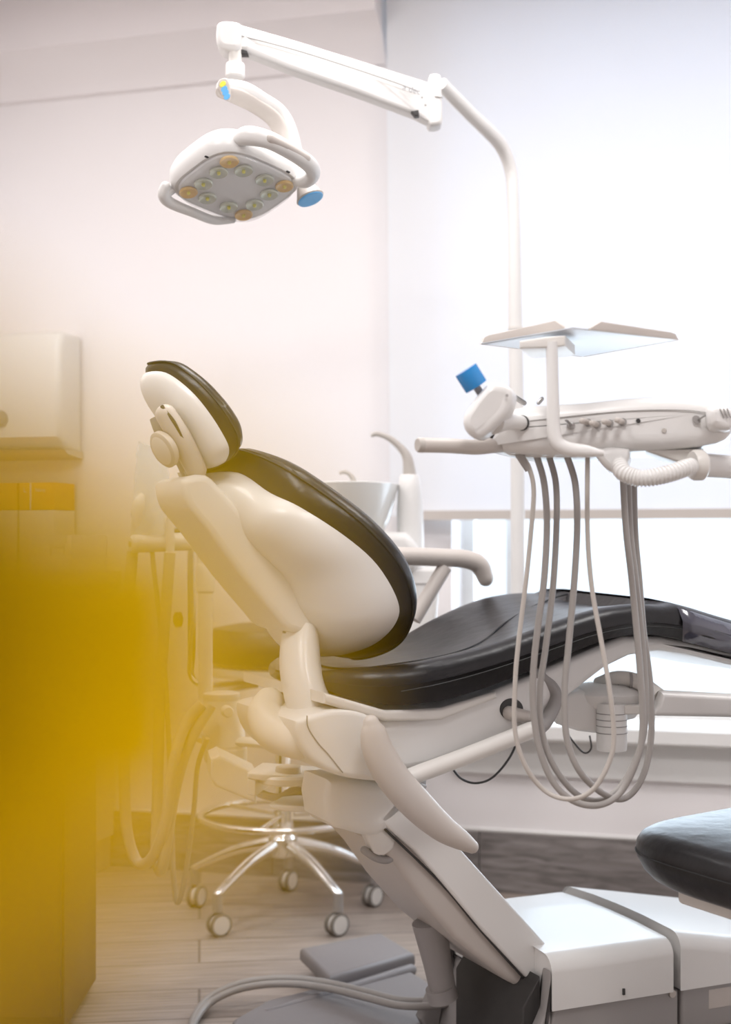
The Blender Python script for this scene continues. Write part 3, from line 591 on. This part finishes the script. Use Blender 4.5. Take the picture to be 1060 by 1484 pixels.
# ================================================================== CUSPIDOR
cu = thing('cuspidor', 'white dental spittoon with bowl and curved rinse spout behind the far armrest', 'cuspidor', P(560, 870, 3.25))
DC = 3.25; sc3 = DC/2000
bc = P(512, 703, DC)
b = MB(); b.lathe([(66*sc3, -75*sc3), (86*sc3, -50*sc3), (104*sc3, -8*sc3), (107*sc3, 0), (104*sc3, 1*sc3), (98*sc3, -6*sc3), (80*sc3, -45*sc3), (20*sc3, -60*sc3)], bc, V(0, 0, 1), 44, sx=.62); put(b, 'bowl', ceram, cu)
b = MB(); b.lathe([(19*sc3, -155*sc3), (19*sc3, -25*sc3), (17*sc3, 0), (14*sc3, 22*sc3), (12*sc3, 24*sc3)], P(594, 712, DC-.02), V(-.02, 0, 1), 30); put(b, 'spout_column', white, cu)
b = MB(); b.tube([P(594, 690, DC-.02), P(591, 665, DC-.02), P(582, 650, DC-.02), P(566, 636, DC-.02), P(552, 630, DC-.02), P(544, 629, DC-.02), P(538, 632, DC-.02)], [.016, .012, .009, .0075, .006, .006, .004], 16, 6); put(b, 'rinse_spout', hosel, cu)
b = MB(); b.tube([P(513, 705, DC), P(512, 694, DC), P(505, 686, DC), P(497, 684, DC), P(492, 687, DC)], [.008, .0065, .005, .005, .003], 12, 6); put(b, 'cup_filler', hosel, cu)
b = MB(); b.pillow([P(x, y, DC-.1) for x, y in ((440, 772), (560, 770), (590, 772), (606, 790), (612, 812), (600, 830), (440, 830))], V(0, .22, 0), .02); put(b, 'cuspidor_deck', white, cu, wn=True)
b = MB(); b.pillow([P(x, y, DC-.08) for x, y in ((455, 822), (638, 822), (636, 870), (628, 960), (455, 960))], V(0, .18, 0), .012); put(b, 'cuspidor_body', white, cu, wn=True)
b = MB(); b.tube([P(560, 846, DC-.081), P(637, 846, DC-.081)], .0012, 6, 1); put(b, 'body_seam', greyp, cu)
# ================================================================== DELIVERY UNIT
du = thing('delivery_unit', 'overhanging dental instrument console with grey hoses in hanging loops and white tray on top', 'dental delivery unit', P(850, 660, 2.1))
DD = 2.0
body = [(700, 622), (722, 600), (752, 589), (800, 585), (850, 582), (905, 576), (960, 574), (1010, 577), (1048, 583), (1062, 598), (1064, 618), (1052, 636), (1020, 645), (960, 651), (905, 653), (860, 656), (800, 659), (740, 656), (700, 648), (680, 640)]
b = MB(); b.pillow([P(x, y, DD) for x, y in body], V(.05, .2, 0), .022, smooth=2, k=6); put(b, 'console_body', white, du)
b = MB(); b.tube([P(x, y, DD-.0012) for x, y in ((768, 610), (850, 601), (905, 596), (960, 594), (1000, 595), (1026, 598))], .0008, 6); put(b, 'console_seam', greyp, du)
b = MB(); b.pillow([P(x, y, DD+.03) for x, y in ((720, 652), (880, 652), (855, 662), (760, 662), (738, 659))], V(.03, .12, 0), .003); put(b, 'hose_plate', cream, du)
b = MB(); b.tube([P(x, y, z) for x, y, z in ((612, 645, 1.93), (650, 646, 1.95), (690, 648, 1.98), (720, 645, 2.01), (745, 644, 2.06))], [.0105, .0105, .011, .0115, .012], 20, 6, rb=[.0105, .0105, .010, .009, .008], up=V(0, 1, 0)); put(b, 'handle', beige, du)
b = MB(); b.lathe([(.0095, -.001), (.0108, .0), (.0108, .006), (.009, .0085)], P(613, 645, 1.93), V(-1, -.45, 0), 24); put(b, 'handle_end', hosel, du)
# control head on short neck
b = MB(); kp = [(670, 604), (679, 588), (692, 570), (706, 556), (720, 553), (736, 560), (742, 572), (738, 592), (729, 606), (716, 618), (700, 632), (686, 635), (672, 622)]
b.pillow([P(x, y, 1.9) for x, y in kp], V(.015, .055, 0), .012, smooth=2, k=5); put(b, 'touchpad_head', white, du)
b = MB(); b.tube([P(716, 612, 1.93), P(735, 611, 1.96), P(757, 613, 2.0)], [.017, .0125, .0105], 20, 6); put(b, 'touchpad_neck', white, du)
b = MB(); b.tube([P(756, 613, 1.996), P(757.5, 613, 1.999)], .0113, 20, 1); put(b, 'neck_gap', dgrey, du)
b = MB(); b.lathe([(.0022, 0), (.0015, .0006)], P(735, 573, 1.899), V(0, -1, 0), 10); put(b, 'screw', greyp, du)
# blue film roll
ax = (P(677, 545, 1.9)-P(692, 568, 1.9)).normalized()*1+V(0, -.12, 0); ax.normalize()
b = MB(); ro = P(693, 564, 1.915)
b.lathe([(.008, .004), (.0165, .004), (.017, .006), (.017, .030), (.0165, .032), (.008, .032)], ro, ax, 32); put(b, 'film_roll', blue, du, 'blue film roll')
b = MB(); b.tube([ro-ax*.008, ro+ax*.012], .0055, 12, 1); put(b, 'roll_spindle', greyp, du)
for x0, y0, x1, y1, r in ((744, 574, 760, 584, .004), (781, 584, 786, 578, .003)):
    b = MB(); b.tube([P(x0, y0, 2.09), P(x1, y1, 2.09)], r, 10, 1, rnd=True); put(b, 'handpiece_tip', steel, du)
# tray post and tray
b = MB(); b.tube([P(x, y, 1.965) for x, y in ((800, 496), (801, 540), (802, 590), (803, 622), (808, 642), (824, 651), (850, 654), (875, 657))], [.0085, .0085, .009, .0095, .0105, .0105, .009, .004], 20, 6); put(b, 'tray_post', white, du)
tz = CAMZ+.306
N_, L_, F_, R_ = V(.275, 1.95, tz), V(.172, 2.10, tz), V(.356, 2.26, tz), V(.467, 2.055, tz)
N_ = P(829, 478, 1.95); L_ = P(698, 503, 2.10); F_ = P(845, 521, 2.24); R_ = P(980, 499, 2.06)
for q in (N_, L_, F_, R_): q.z = tz
b = MB(); b.pillow([N_, L_, F_, R_], V(0, 0, .003), .001); tr_ = put(b, 'tray', slotm, du, 'pale instrument tray seen from below')
Lo = du.location
def lip(b, A, B, h0, h1):
    e = (B-A).normalized(); nn = V(e.y, -e.x, 0)
    pr = [A, A+e*.006+V(0, 0, h0*.8), A+e*.016+V(0, 0, h0), A+(B-A)*.5+V(0, 0, (h0+h1)/2), B-e*.02+V(0, 0, h1), B+V(0, 0, h1*.2), B]
    b.pillow(pr, V(-nn.x, -nn.y, 0)*.006, .0015)
b = MB(); lip(b, L_, L_+(N_-L_)*.93, .012, .016); b.v = [tuple(Vector(p)-Lo) for p in b.v]; b.build('tray_lip', beige, tr_)
b = MB(); lip(b, R_, R_+(N_-R_)*.85, .010, .014); b.v = [tuple(Vector(p)-Lo) for p in b.v]; b.build('tray_lip', beige, tr_)
b = MB(); lip(b, L_, F_, .012, .012); b.v = [tuple(Vector(p)-Lo) for p in b.v]; b.build('tray_lip', beige, tr_)
b = MB(); lip(b, F_, R_, .012, .012); b.v = [tuple(Vector(p)-Lo) for p in b.v]; b.build('tray_lip', beige, tr_)
b = MB(); b.pillow([P(x, y, 1.96) for x, y in ((753, 494), (790, 488), (819, 486), (819, 501), (800, 504), (753, 505))], V(.03, .10, 0), .003); put(b, 'tray_bracket', cream, du)
# knobs along the face
for x, y in ((849, 611), (862, 614), (880, 612), (899, 610)):
    b = MB(); b.tube([P(x+3, y+1, 1.997), P(x-4 if y > 611.5 or x == 899 else x-5, y-1, 1.975)], .0042, 14, 1, rnd=True); kx = put(b, 'flow_knob', beige, du)
    b = MB(); b.lathe([(.0058, 0), (.0058, .003)], P(x+4, y+2, 1.999), V(-.15, -1, 0), 16); b.v = [tuple(Vector(p)-Lo) for p in b.v]; b.build('knob_collar', greyp, kx)
b = MB(); b.lathe([(.006, 0), (.006, .004), (.003, .006)], P(828, 617, 1.997), V(-.2, -1, 0), 14); sw = put(b, 'toggle_switch', steel, du)
b = MB(); b.tube([P(828, 616, 1.992), P(821, 609, 1.98)], .002, 10, 1, rnd=True); b.v = [tuple(Vector(p)-Lo) for p in b.v]; b.build('toggle_lever', steel, sw)
b = MB(); b.lathe([(.0035, 0), (.0033, .0008)], P(925.5, 610, 1.999), V(0, -1, 0), 16); put(b, 'socket', dgrey, du)
b = MB(); b.lathe([(.0036, 0), (.003, .0006)], P(963, 624, 1.999), V(0, -1, 0), 16); put(b, 'screw', hosel, du)
b = MB(); b.lathe([(.0065, 0), (.0065, .0014)], P(1010, 608, 1.999), V(0, -1, 0), 20, sx=.8); put(b, 'toggle_ring', greyp, du)
b = MB(); b.tube([P(1013, 608, 1.997), P(1023, 602, 1.98)], .0014, 8, 1); put(b, 'toggle_lever', steel, du)
b = MB(); b.pillow([P(x, y, 1.96) for x, y in ((1026, 592), (1034, 587), (1048, 588), (1060, 592), (1066, 606), (1060, 622), (1044, 623), (1030, 620), (1025, 606))], V(.02, .10, 0), .012, smooth=2); put(b, 'end_knob', white, du)
b = MB()
for k in range(3): b.tube([P(1044+k*5, 592, 1.959), P(1050+k*5, 606, 1.959)], .001, 6, 1)
put(b, 'knob_ribs', greyp, du)
# hub, corrugated tube and support arm to the right
b = MB(); b.pillow([P(x, y, 2.0) for x, y in ((862, 650), (912, 650), (906, 680), (898, 686), (884, 683), (870, 670))], V(.02, .09, 0), .010, smooth=2); put(b, 'hose_hub', white, du)
cpts = [(898, 674, 1.99), (903, 684, 1.97), (918, 691, 1.96), (935, 693, 1.955), (955, 690, 1.955), (975, 685, 1.96), (992, 679, 1.97), (1002, 676, 1.985)]
fine = cat([P(*p) for p in cpts], 16); rr = [(.0128 if i % 4 < 2 else .0108) for i in range(len(fine))]
b = MB(); b.tube(fine, rr, 18, 1); put(b, 'corrugated_tube', white, du)
b = MB(); b.lathe([(.020, 0), (.0225, .004), (.0225, .016), (.019, .020)], P(1003, 674, 2.0), V(1, .25, 0), 28); put(b, 'arm_collar', cream, du)
b = MB(); b.pillow([P(x, y, 2.02) for x, y in ((932, 652), (1020, 650), (1022, 660), (990, 672), (960, 662))], V(.02, .1, 0), .004); put(b, 'arm_bracket', cream, du)
b = MB(); b.tube([P(1008, 673, 2.02), P(1058, 677, 2.05), P(1150, 682, 2.12), P(1290, 690, 2.2), P(1330, 740, 2.24), P(1330, 960, 2.32), P(1290, 1016, 2.36), P(1200, 1024, 2.38)], .0175, 20, 5); put(b, 'support_arm', white, du)
hos = [
 ('slim', .0036, hosel, [(757, 661, 0), (768, 680, 0), (774, 712, 0), (770, 770, 0), (763, 840, 0), (752, 930, 0), (747, 990, 0), (747, 1060, 0), (763, 1112, 0), (793, 1148, 0), (829, 1158, -.02), (861, 1143, -.03), (885, 1100, -.03), (890, 1060, -.03), (884, 1000, -.03), (872, 930, -.02), (858, 850, -.01), (852, 770, 0), (852, 660, 0)]),
 ('a', .0050, hosem, [(778, 661, .02), (789, 700, .02), (793, 760, .02), (789, 840, .02), (781, 900, .02), (774, 965, .02), (773, 1020, .02), (781, 1080, .02), (800, 1130, .02), (830, 1160, .02), (868, 1167, .03), (900, 1148, .05), (924, 1100, .05), (932, 1050, .05), (927, 958, .05), (916, 840, .05), (908, 770, .05), (903, 688, .05)]),
 ('b', .0048, hosem, [(796, 661, .03), (806, 700, .03), (807, 760, .03), (802, 850, .03), (791, 940, .03), (783, 1000, .03), (786, 1060, .03), (803, 1110, .03), (835, 1150, .04), (868, 1160, .06), (900, 1140, .075), (926, 1090, .08), (936, 1040, .08), (934, 958, .08), (922, 840, .08), (914, 770, .08), (911, 688, .08)]),
 ('c', .0050, hosem, [(822, 661, .02), (834, 700, .02), (837, 760, .02), (833, 840, .02), (825, 930, .02), (819, 1000, .02), (822, 1070, .02), (842, 1120, .02), (878, 1152, .05), (908, 1156, .08), (932, 1125, .09), (944, 1070, .1), (943, 994, .1), (933, 912, .1), (927, 840, .1), (921, 770, .1), (919, 688, .1)])]
for nm, r, m_, pts in hos:
    b = MB(); b.tube([P(x, y, DD+.03+z) for x, y, z in pts], r, 12, 7); put(b, 'instrument_hose', m_, du)
b = MB(); b.tube([P(753, 658, DD+.03), P(766, 682, DD+.03)], [.007, .0045], 12, 1); put(b, 'hose_boot', hosem, du)
# lower pivot below the seat carrying the support arm
b = MB(); b.lathe([(.032, -.05), (.05, -.045), (.075, -.012), (.078, 0), (.072, .008), (.05, .016), (.02, .018)], P(880, 1003, 2.5), V(0, 0, 1), 40); put(b, 'pivot_disc', white, du)
b = MB(); b.lathe([(.02, -.035), (.026, -.033), (.027, -.02), (.0268, .05)], P(887, 1060, 2.44)+V(0, 0, -.0), V(0, 0, 1), 30); put(b, 'pivot_cylinder', white, du)
b = MB()
for y in (1034, 1043, 1052, 1062): b.lathe([(.0274, 0), (.0278, .0008), (.0274, .0016)], P(887, y, 2.44), V(0, 0, 1), 30, cap=False)
put(b, 'cylinder_rings', greyp, du)
b = MB(); b.pillow([P(x, y, 2.44) for x, y in ((800, 1012), (842, 1000), (868, 1010), (870, 1064), (838, 1060), (808, 1050))], V(.0, .1, 0), .01); put(b, 'pivot_housing', white, du)
b = MB(); b.tube([P(x, y, z) for x, y, z in ((868, 992, 2.5), (895, 983, 2.47), (925, 988, 2.45), (955, 1008, 2.42))], .0135, 16, 6); ct = put(b, 'flexible_sleeve', cream, du)
b = MB()
for q in ((884, 986.5, 2.48), (897, 983.5, 2.47), (914, 986, 2.455)):
    b.tube([P(q[0]-2, q[1], q[2]), P(q[0]+2, q[1], q[2])], .0142, 16, 1)
put(b, 'sleeve_bands', greyp, du)
b = MB(); b.pillow([P(x, y, 2.38) for x, y in ((960, 1004), (1058, 1009), (1220, 1012), (1220, 1048), (1058, 1040), (945, 1038), (955, 1022))], V(0, .06, 0), .008); put(b, 'lower_arm', white, du, wn=True)
b = MB(); b.pillow([P(x, y, 2.42) for x, y in ((905, 1022), (985, 1022), (985, 1034), (905, 1036))], V(0, .05, 0), .003); put(b, 'lower_arm_plate', cream, du)
# ================================================================== STOOLS
def stool_base(t, c, ang0, zh, R_, ring_z=None, ringr=.22, wheel=.029):
    for k in range(5):
        a = math.radians(ang0+72*k); d = V(math.cos(a), math.sin(a), 0); L = -t.location
        b = MB(); b.tube([L+c+d*.03+V(0, 0, zh), L+c+d*R_*.55+V(0, 0, zh*.75+.02), L+c+d*R_+V(0, 0, .105)], [.016, .015, .013], 12, 5, up=V(0, 0, 1), rb=[.020, .013, .010], rnd=True)
        lg = b.build('leg', chrome, t)
        b = MB(); b.tube([L+c+d*R_+V(0, 0, .108), L+c+d*R_+V(0, 0, .062)], .013, 14, 1); b.build('leg_end', greyp, lg)
        wc = L+c+d*(R_-.006)+V(0, 0, wheel); s_ = V(-d.y, d.x, 0); ca = None
        yaw = 1.0+k*.5; s_ = V(math.cos(yaw*.3-1.3), math.sin(yaw*.3-1.3), 0)
        b = MB(); b.lathe([(.010, -.016), (wheel*.80, -.0155), (wheel*.80, .0155), (.010, .016)], wc, s_, 24); ca = b.build('caster', cream, t)
        b = MB()
        for sg in (-1, 1): b.lathe([(wheel*.80, -.005), (wheel*.98, -.004), (wheel, 0), (wheel*.98, .004), (wheel*.80, .005)], wc+s_*.0112*sg, s_, 24, cap=False)
        b.build('tyre', rubber, ca)
    b = MB(); L = -t.location; b.lathe([(.036, zh-.03), (.04, zh-.02), (.04, zh+.018), (.03, zh+.03), (.026, zh+.06)], L+c, V(0, 0, 1), 28); b.build('hub', chrome, t)
sc0 = V(-.218, 3.63, 0)
st1 = thing('operator_stool', 'black round stool with chrome foot ring and white castors behind the chair', 'stool', V(-.218, 3.63, 0))
stool_base(st1, sc0, 234, .185, .255)
b = MB(); b.lathe([(.014, .19), (.014, .62)], V(0, 0, 0), V(0, 0, 1), 20); b.lathe([(.022, .20), (.022, .42), (.018, .43)], V(0, 0, 0), V(0, 0, 1), 20); b.build('gas_column', chrome, st1)
b = MB(); b.tube([V(.218*math.cos(a*PI/16), .218*math.sin(a*PI/16), .262) for a in range(32)], .0085, 12, 1, closed=True); rg_ = b.build('foot_ring', chrome, st1)
b = MB(); 
for k in range(3): a = k*2*PI/3+.3; b.tube([V(.03*math.cos(a), .03*math.sin(a), .262), V(.214*math.cos(a), .214*math.sin(a), .262)], .006, 8, 1)
b.build('ring_spoke', chrome, rg_)
b = MB(); b.lathe([(.17, .655), (.19, .66), (.203, .675), (.208, .70), (.203, .73), (.185, .752), (.13, .762), (.05, .764)], V(0, 0, 0), V(0, 0, 1), 48); b.build('seat', brown, st1)
b = MB(); b.lathe([(.05, .618), (.19, .63), (.193, .636), (.193, .652), (.18, .656)], V(0, 0, 0), V(0, 0, 1), 40); b.build('seat_plate', cream, st1)
b = MB(); b.tube([V(-.06, -.1, .61), V(-.16, -.13, .60), V(-.2, -.12, .605), V(-.16, -.09, .612), V(-.06, -.06, .615)], .005, 8, 6); b.build('seat_lever', greyp, st1)
bx = P(276, 800, 3.68)-st1.location
b = MB(); b.tube([V(-.05, .02, .61), V(-.2, .03, .60), V(bx.x-.0, .05, .62), V(bx.x, .05, .70), V(bx.x, .05, .96)], [.008, .008, .009, .011, .011], 12, 5); b.build('backrest_post', steel, st1)
b = MB(); b.lathe([(.012, 0), (.02, .004), (.02, .018), (.012, .022)], P(262, 898, 3.66)-st1.location, V(-.9, -.4, 0), 20); b.build('backrest_knob', dgrey, st1)
b = MB(); b.tube([P(x, y, z)-st1.location for x, y, z in ((234, 786, 3.62), (250, 778, 3.7), (278, 776, 3.74), (305, 778, 3.72), (325, 786, 3.66))], [.012, .02, .022, .02, .012], 16, 6, up=V(0, 1, 0), rb=.03, rnd=True); b.build('backrest', brown, st1)
# near stool, lower right
s2 = V(.69, 2.13, 0)
st2 = thing('operator_stool', 'black leather stool seat cut off by the right edge in front of the chair base', 'stool', s2)
e1 = V(.49, -.87, 0).normalized(); e2 = V(.80, .60, 0).normalized()
b = MB(); R = []
for z, k in ((.438, .78), (.440, .84), (.448, .90), (.462, .955), (.480, .99), (.494, 1.0), (.506, .992), (.516, .965), (.522, .92), (.525, .86), (.527, .5), (.528, .1)):
    ring = []
    for j in range(64):
        a = 2*PI*j/64; c, s_ = math.cos(a), math.sin(a)
        q = e1*.24*k*math.copysign(abs(c)**.48, c)+e2*.24*k*math.copysign(abs(s_)**.48, s_); ring.append(V(q.x, q.y, z))
    R.append(ring)
b.rings(R); se = b.build('seat', black, st2)
b = MB(); b.tube([V(x*1.0, y*1.0, z-.004) for x, y, z in R[5]], .0014, 6, 1, closed=True); b.build('piping', seamm, se)
b = MB(); b.pillow([V(-.006, -.01, .408)+e1*x*.15+e2*y*.15 for x, y in ((-1, -1), (1, -1), (1, 1), (-1, 1))], V(0, 0, .026), .008); b.build('seat_plate', cream, st2)
b = MB(); b.tube([V(-.16, .0, .436), V(-.12, .0, .44)], .005, 8, 1); b.build('seat_bolt', steel, st2)
stool_base(st2, s2, 20, .17, .25)
b = MB(); b.lathe([(.014, .19), (.014, .39)], V(0, 0, 0), V(0, 0, 1), 20); b.lathe([(.022, .19), (.022, .33)], V(0, 0, 0), V(0, 0, 1), 20); b.build('gas_column', chrome, st2)
# ================================================================== FLOOR CORDS
t = thing('umbilical_hose', 'pair of grey hoses curving over the floor into the chair base', 'hose', P(300, 1460, 2.8)*1)
t.location.z = 0
def fl(px, py, z): d = (CAMZ-z)*2000/(py-790); return P(px, py, d)
for dy, r in ((0, .0085), (9, .0075)):
    b = MB(); b.tube([fl(x, y+dy*.8, z)+V(0, 0, 0) for x, y, z in ((276, 1520, .012), (280, 1480, .012), (300, 1450, .02), (335, 1430, .04), (380, 1420, .05), (430, 1419, .055), (480, 1426, .06), (530, 1438, .065), (580, 1450, .07), (630, 1450, .075), (680, 1440, .08))], r, 12, 6)
    put(b, 'hose', hosem, t)
# ================================================================== LEFT SIDE FURNITURE
ma = Matrix((WD, -WN, V(0, 0, 1))).transposed()
def wbox(b, s0, s1, o0, o1, z0, z1, r=.005): b.box(wl((s0+s1)/2, (o0+o1)/2, (z0+z1)/2), (s1-s0, o1-o0, z1-z0), ma, r)
sF = ws(172)
cb = thing('base_cabinet', 'cream base cabinet against the back wall at far left, under the counter', 'cabinet', wl(sF-.3, .5, 0))
b = MB(); wbox(b, SL+.002, sF-.02, .014, 1.3, 0, .845); put(b, 'body', cabw, cb)
for k in range(2):
    b = MB(); q0 = .03+k*.62; b.rings([[wl(sF-.02, q0, .1), wl(sF-.02, q0+.6, .1), wl(sF-.003, q0+.6, .1), wl(sF-.003, q0, .1)], [wl(sF-.02, q0, .82), wl(sF-.02, q0+.6, .82), wl(sF-.003, q0+.6, .82), wl(sF-.003, q0, .82)]]); dr_ = put(b, 'door', cabw, cb)
b = MB(); wbox(b, SL+.002, sF+.01, .002, 1.32, .847, .885, .004); ct = b.build('countertop', cabw); tag(ct, 'cream countertop at far left below the wall dispenser', 'countertop')
# carton tray on the counter
zc_ = .885
bx_ = thing('storage_tray', 'open white tray of small boxes at the right end of the counter', 'tray', wl(ws(125, .2), .2, zc_))
sA, sB = sF-.135, sF-.0
b = MB(); wbox(b, sA, sB, .08, .30, zc_, zc_+.006, .002); wbox(b, sA, sA+.006, .08, .30, zc_, zc_+.11, .002); wbox(b, sB-.006, sB, .08, .30, zc_, zc_+.11, .002); wbox(b, sA, sB, .08, .086, zc_, zc_+.11, .002); wbox(b, sA, sB, .294, .30, zc_, zc_+.05, .002)
put(b, 'tray', white, bx_)
for k, (a0, a1, h) in enumerate(((.012, .055, .08), (.062, .10, .07), (.104, .128, .085))):
    b = MB(); wbox(b, sA+a0, sA+a1, .1, .28, zc_+.0065, zc_+h, .002); o = b.build('small_carton', [cardw, cream, cardw][k]); tag(o, ['pale carton at the left inside the white tray', 'cream carton in the middle of the white tray', 'tallest pale carton at the right inside the white tray'][k], 'box', 'cartons in the white tray')
# glove boxes
def gbox(name, s0, s1, o0, o1, z0, z1, m, lab, lt=None):
    t = thing(name, lab, 'box', wl((s0+s1)/2, (o0+o1)/2, z0)); b = MB(); wbox(b, s0, s1, o0, o1, z0, z1, .003); put(b, 'carton', m, t)
    b = MB(); wbox(b, s0+(s1-s0)*.32, s0+(s1-s0)*.36, o1-.0002, o1+.0008, z0, z1, .0002); put(b, 'stripe', cardw, t)
    if lt:
        for tx, fs, sz in ((lt[0], .18, .02), (lt[1], .62, .014)):
            q = wl(s0+(s1-s0)*fs, o1+.001, z0+(z1-z0)*.72); o = text('lettering', tx, sz, q, Matrix((WD, V(0, 0, 1), WN)).transposed(), cardw, None); o.parent = t; o.matrix_parent_inverse = Matrix.Translation(-t.location)
    return t
sG1 = ws(77, .15); sG0 = ws(26, .15)
z_a = wz(50, 778, .15); z_b = wz(50, 741, .15); z_c = wz(50, 701, .15)
b = MB()
gbox('carton', sG0-.001, sG1, .02, .15, zc_, z_b-.001, cardw, 'plain white carton under the orange glove box')
gbox('glove_box', sG0-.001, sG1, .02, .15, z_b, z_c, orange, 'orange glove box marked L stacked on a white carton', ('L', 'Safety'))
gbox('glove_box', sG0-.24, sG0-.008, .02, .15, z_b, z_c, orange, 'orange glove box at the extreme left edge, beside the lettered one')
gbox('carton', sG0-.24, sG0-.008, .02, .15, zc_, z_b-.001, cardw, 'white carton at the extreme left edge under an orange box')
# soap or towel dispenser
dp = thing('towel_dispenser', 'large rounded white paper dispenser on the wall above the counter', 'dispenser', wl(ws(40), .1, 1.2))
s0, s1 = ws(-10, .12)-.12, ws(97, .1); z0, z1 = wz(60, 660, .1), wz(60, 482, .1)
b = MB(); o = [(.003, z0+.0), (.09, z0+.015), (.14, z0+.05), (.15, z0+.12), (.145, z1-.05), (.125, z1-.008), (.10, z1), (.003, z1)]
b.pillow([wl(s1, x, z) for x, z in cat([V(a, c, 0) for a, c in o], 1) and o], -WD*(s1-s0), .022, k=5); put(b, 'cover', white, dp)
b = MB(); b.rings([[wl(s1+.001, x, z) for x, z in ((.003, z0-.012), (.1, z0-.0), (.12, z0+.012), (.003, z0+.012))], [wl(s0, x, z) for x, z in ((.003, z0-.012), (.1, z0-.0), (.12, z0+.012), (.003, z0+.012))]]); put(b, 'base_tray', beige, dp)
b = MB(); b.lathe([(.024, 0), (.024, .006), (.018, .008)], wl(ws(2, .14), .146, wz(2, 608, .14)), WN, 26); put(b, 'window_disc', greyp, dp)
# dark cabinet in the lower left
sd = thing('side_cabinet', 'dark brown low cabinet at lower left, behind the yellow blur', 'cabinet', V(-.85, 2.75, 0))
xE = (93-530)/2000*2.7
b = MB(); b.box(V(xE-.25, 2.86, .37), (.5, .32, .70), None, .004); put(b, 'body', brownc, sd)
b = MB(); b.box(V(xE-.25, 2.86, .7325), (.5, .325, .025), None, .004); put(b, 'top', brownc, sd)
b = MB(); b.box(V(xE-.25, 2.694, .38), (.49, .014, .66), None, .003); dq = put(b, 'door', brownc, sd)
b = MB(); b.box(V(xE-.25, 2.87, .01), (.46, .28, .02), None, .003); put(b, 'kick', dgrey, sd)
# ================================================================== YELLOW FLOWER close to the lens
fd = .072; fc = V((-420-530)/2000*fd, fd, CAMZ+(790-985)/2000*fd)
fw = thing('yellow_flower', 'large blurred yellow bloom at the left edge, very close to the viewer', 'flower', fc)
def petal(ang, ln, wd, tilt, name='petal'):
    b = MB(); R = []; K = 16
    for i in range(K+1):
        q = i/K; w = wd*(math.sin(PI*min(1, q*.55+.06))**.8)*(1 if q < .8 else math.sqrt(max(0.0, 1-((q-.8)/.2)**2)*.97+.03)); x = ln*q; ring = []
        for j in range(11):
            p = j/10*2-1; y = w*p; z = .006*p*p*q+tilt*q*q*ln
            ring.append(V(x, z, y))
        R.append(ring)
    b.rings(R, closed=False, cap0=False, cap1=False)
    rot = Matrix.Rotation(-ang, 3, 'Y'); b.v = [tuple(rot@Vector(p)) for p in b.v]
    o = b.build(name, petalm, fw, sol=.0006); return o
LN = (400+420)/2000*fd
for k in range(6): petal(math.radians(60*k), LN*[1, .74, .8, .8, .8, .8][k], 335/2000*fd*(1 if k == 0 else .8), [.05, .15, .1, .2, .12, .15][k])
b = MB(); b.lathe([(.006, -.002), (.0065, .003), (.004, .007), (.001, .008)], V(0, .002, 0), V(0, -1, 0), 20); b.build('flower_centre', mat('orange_centre', (.35, .12, .0), .8), fw)
b = MB(); b.tube([V(0, .003, 0), V(-.003, .01, -.03), V(-.008, .012, -.2), V(-.012, .01, -.5)], [.0025, .002, .002, .002], 8, 5); b.build('stem', stemm, fw)
vz = thing('floor_vase', 'tall plain white floor vase holding the yellow flower, below the frame', 'vase', V(fc.x-.012, fc.y+.01, 0))
b = MB(); b.lathe([(.07, 0), (.085, .01), (.09, .15), (.07, .4), (.035, .58), (.03, .62), (.036, .65), (.033, .65), (.027, .62), (.03, .58), (.06, .4), (.06, .05), (.01, .02)], V(0, 0, 0), V(0, 0, 1), 32); b.build('vase_body', ceram, vz)
# ================================================================== LIGHTS
w = bpy.data.worlds.new('World'); bpy.context.scene.world = w; w.use_nodes = True
bg = w.node_tree.nodes['Background']; bg.inputs['Color'].default_value = (.74, .88, 1, 1); bg.inputs['Strength'].default_value = 1.5
def area(name, loc, direction, sx, sy, power, col):
    d = bpy.data.lights.new(name, 'AREA'); d.shape = 'RECTANGLE'; d.size = sx; d.size_y = sy; d.energy = power; d.color = col
    o = bpy.data.objects.new(name, d); C.objects.link(o); o.location = loc; o.rotation_euler = direction.to_track_quat('-Z', 'Y').to_euler(); return o
area('daylight', wl(1.3, -.9, 1.5), WN, 2.6, 2.4, 78, (.74, .87, 1))
for i, (s, o_, pw, lb) in enumerate(((-.8, 1.4, 13, 'added unseen fill panel over the left end of the back wall'), (.3, 1.4, 13, 'added unseen fill panel in front of the window blind'), (1.4, 1.25, 12, 'added unseen fill panel nearest the right wall'), (-.1, 3.0, 19, 'added unseen fill panel above the viewer, on the left'), (1.2, 3.0, 19, 'added unseen fill panel above the viewer, on the right'))):
    q = wl(s, o_, HC-.012); t = thing('fill_panel', lb, 'fill light', q, group='added fill panels')  # unseen panels, added to brighten the room and wash the back wall
    b = MB(); b.box(V(0, 0, 0), (.6, .6, .02), None, .004); b.build('frame', white, t)
    area('ceiling_fill', q+V(0, 0, -.02), V(0, 0, -1), .55, .55, pw*1.1, (1, .98, .975))
# ================================================================== CAMERA
cam = bpy.data.cameras.new('camera'); co = bpy.data.objects.new('camera', cam); C.objects.link(co)
co.location = (0, 0, CAMZ); co.rotation_euler = (PI/2, 0, 0)
cam.sensor_fit = 'VERTICAL'; cam.sensor_height = 36; cam.lens = 2000/1484*36
cam.shift_y = (790-742)/1484; cam.clip_start = .01
cam.dof.use_dof = True; cam.dof.focus_distance = 2.3; cam.dof.aperture_fstop = 2.9
bpy.context.scene.camera = co
sc = bpy.context.scene
sc.view_settings.view_transform = 'Standard'; sc.view_settings.look = 'None'; sc.view_settings.gamma = 1; sc.view_settings.exposure = .1
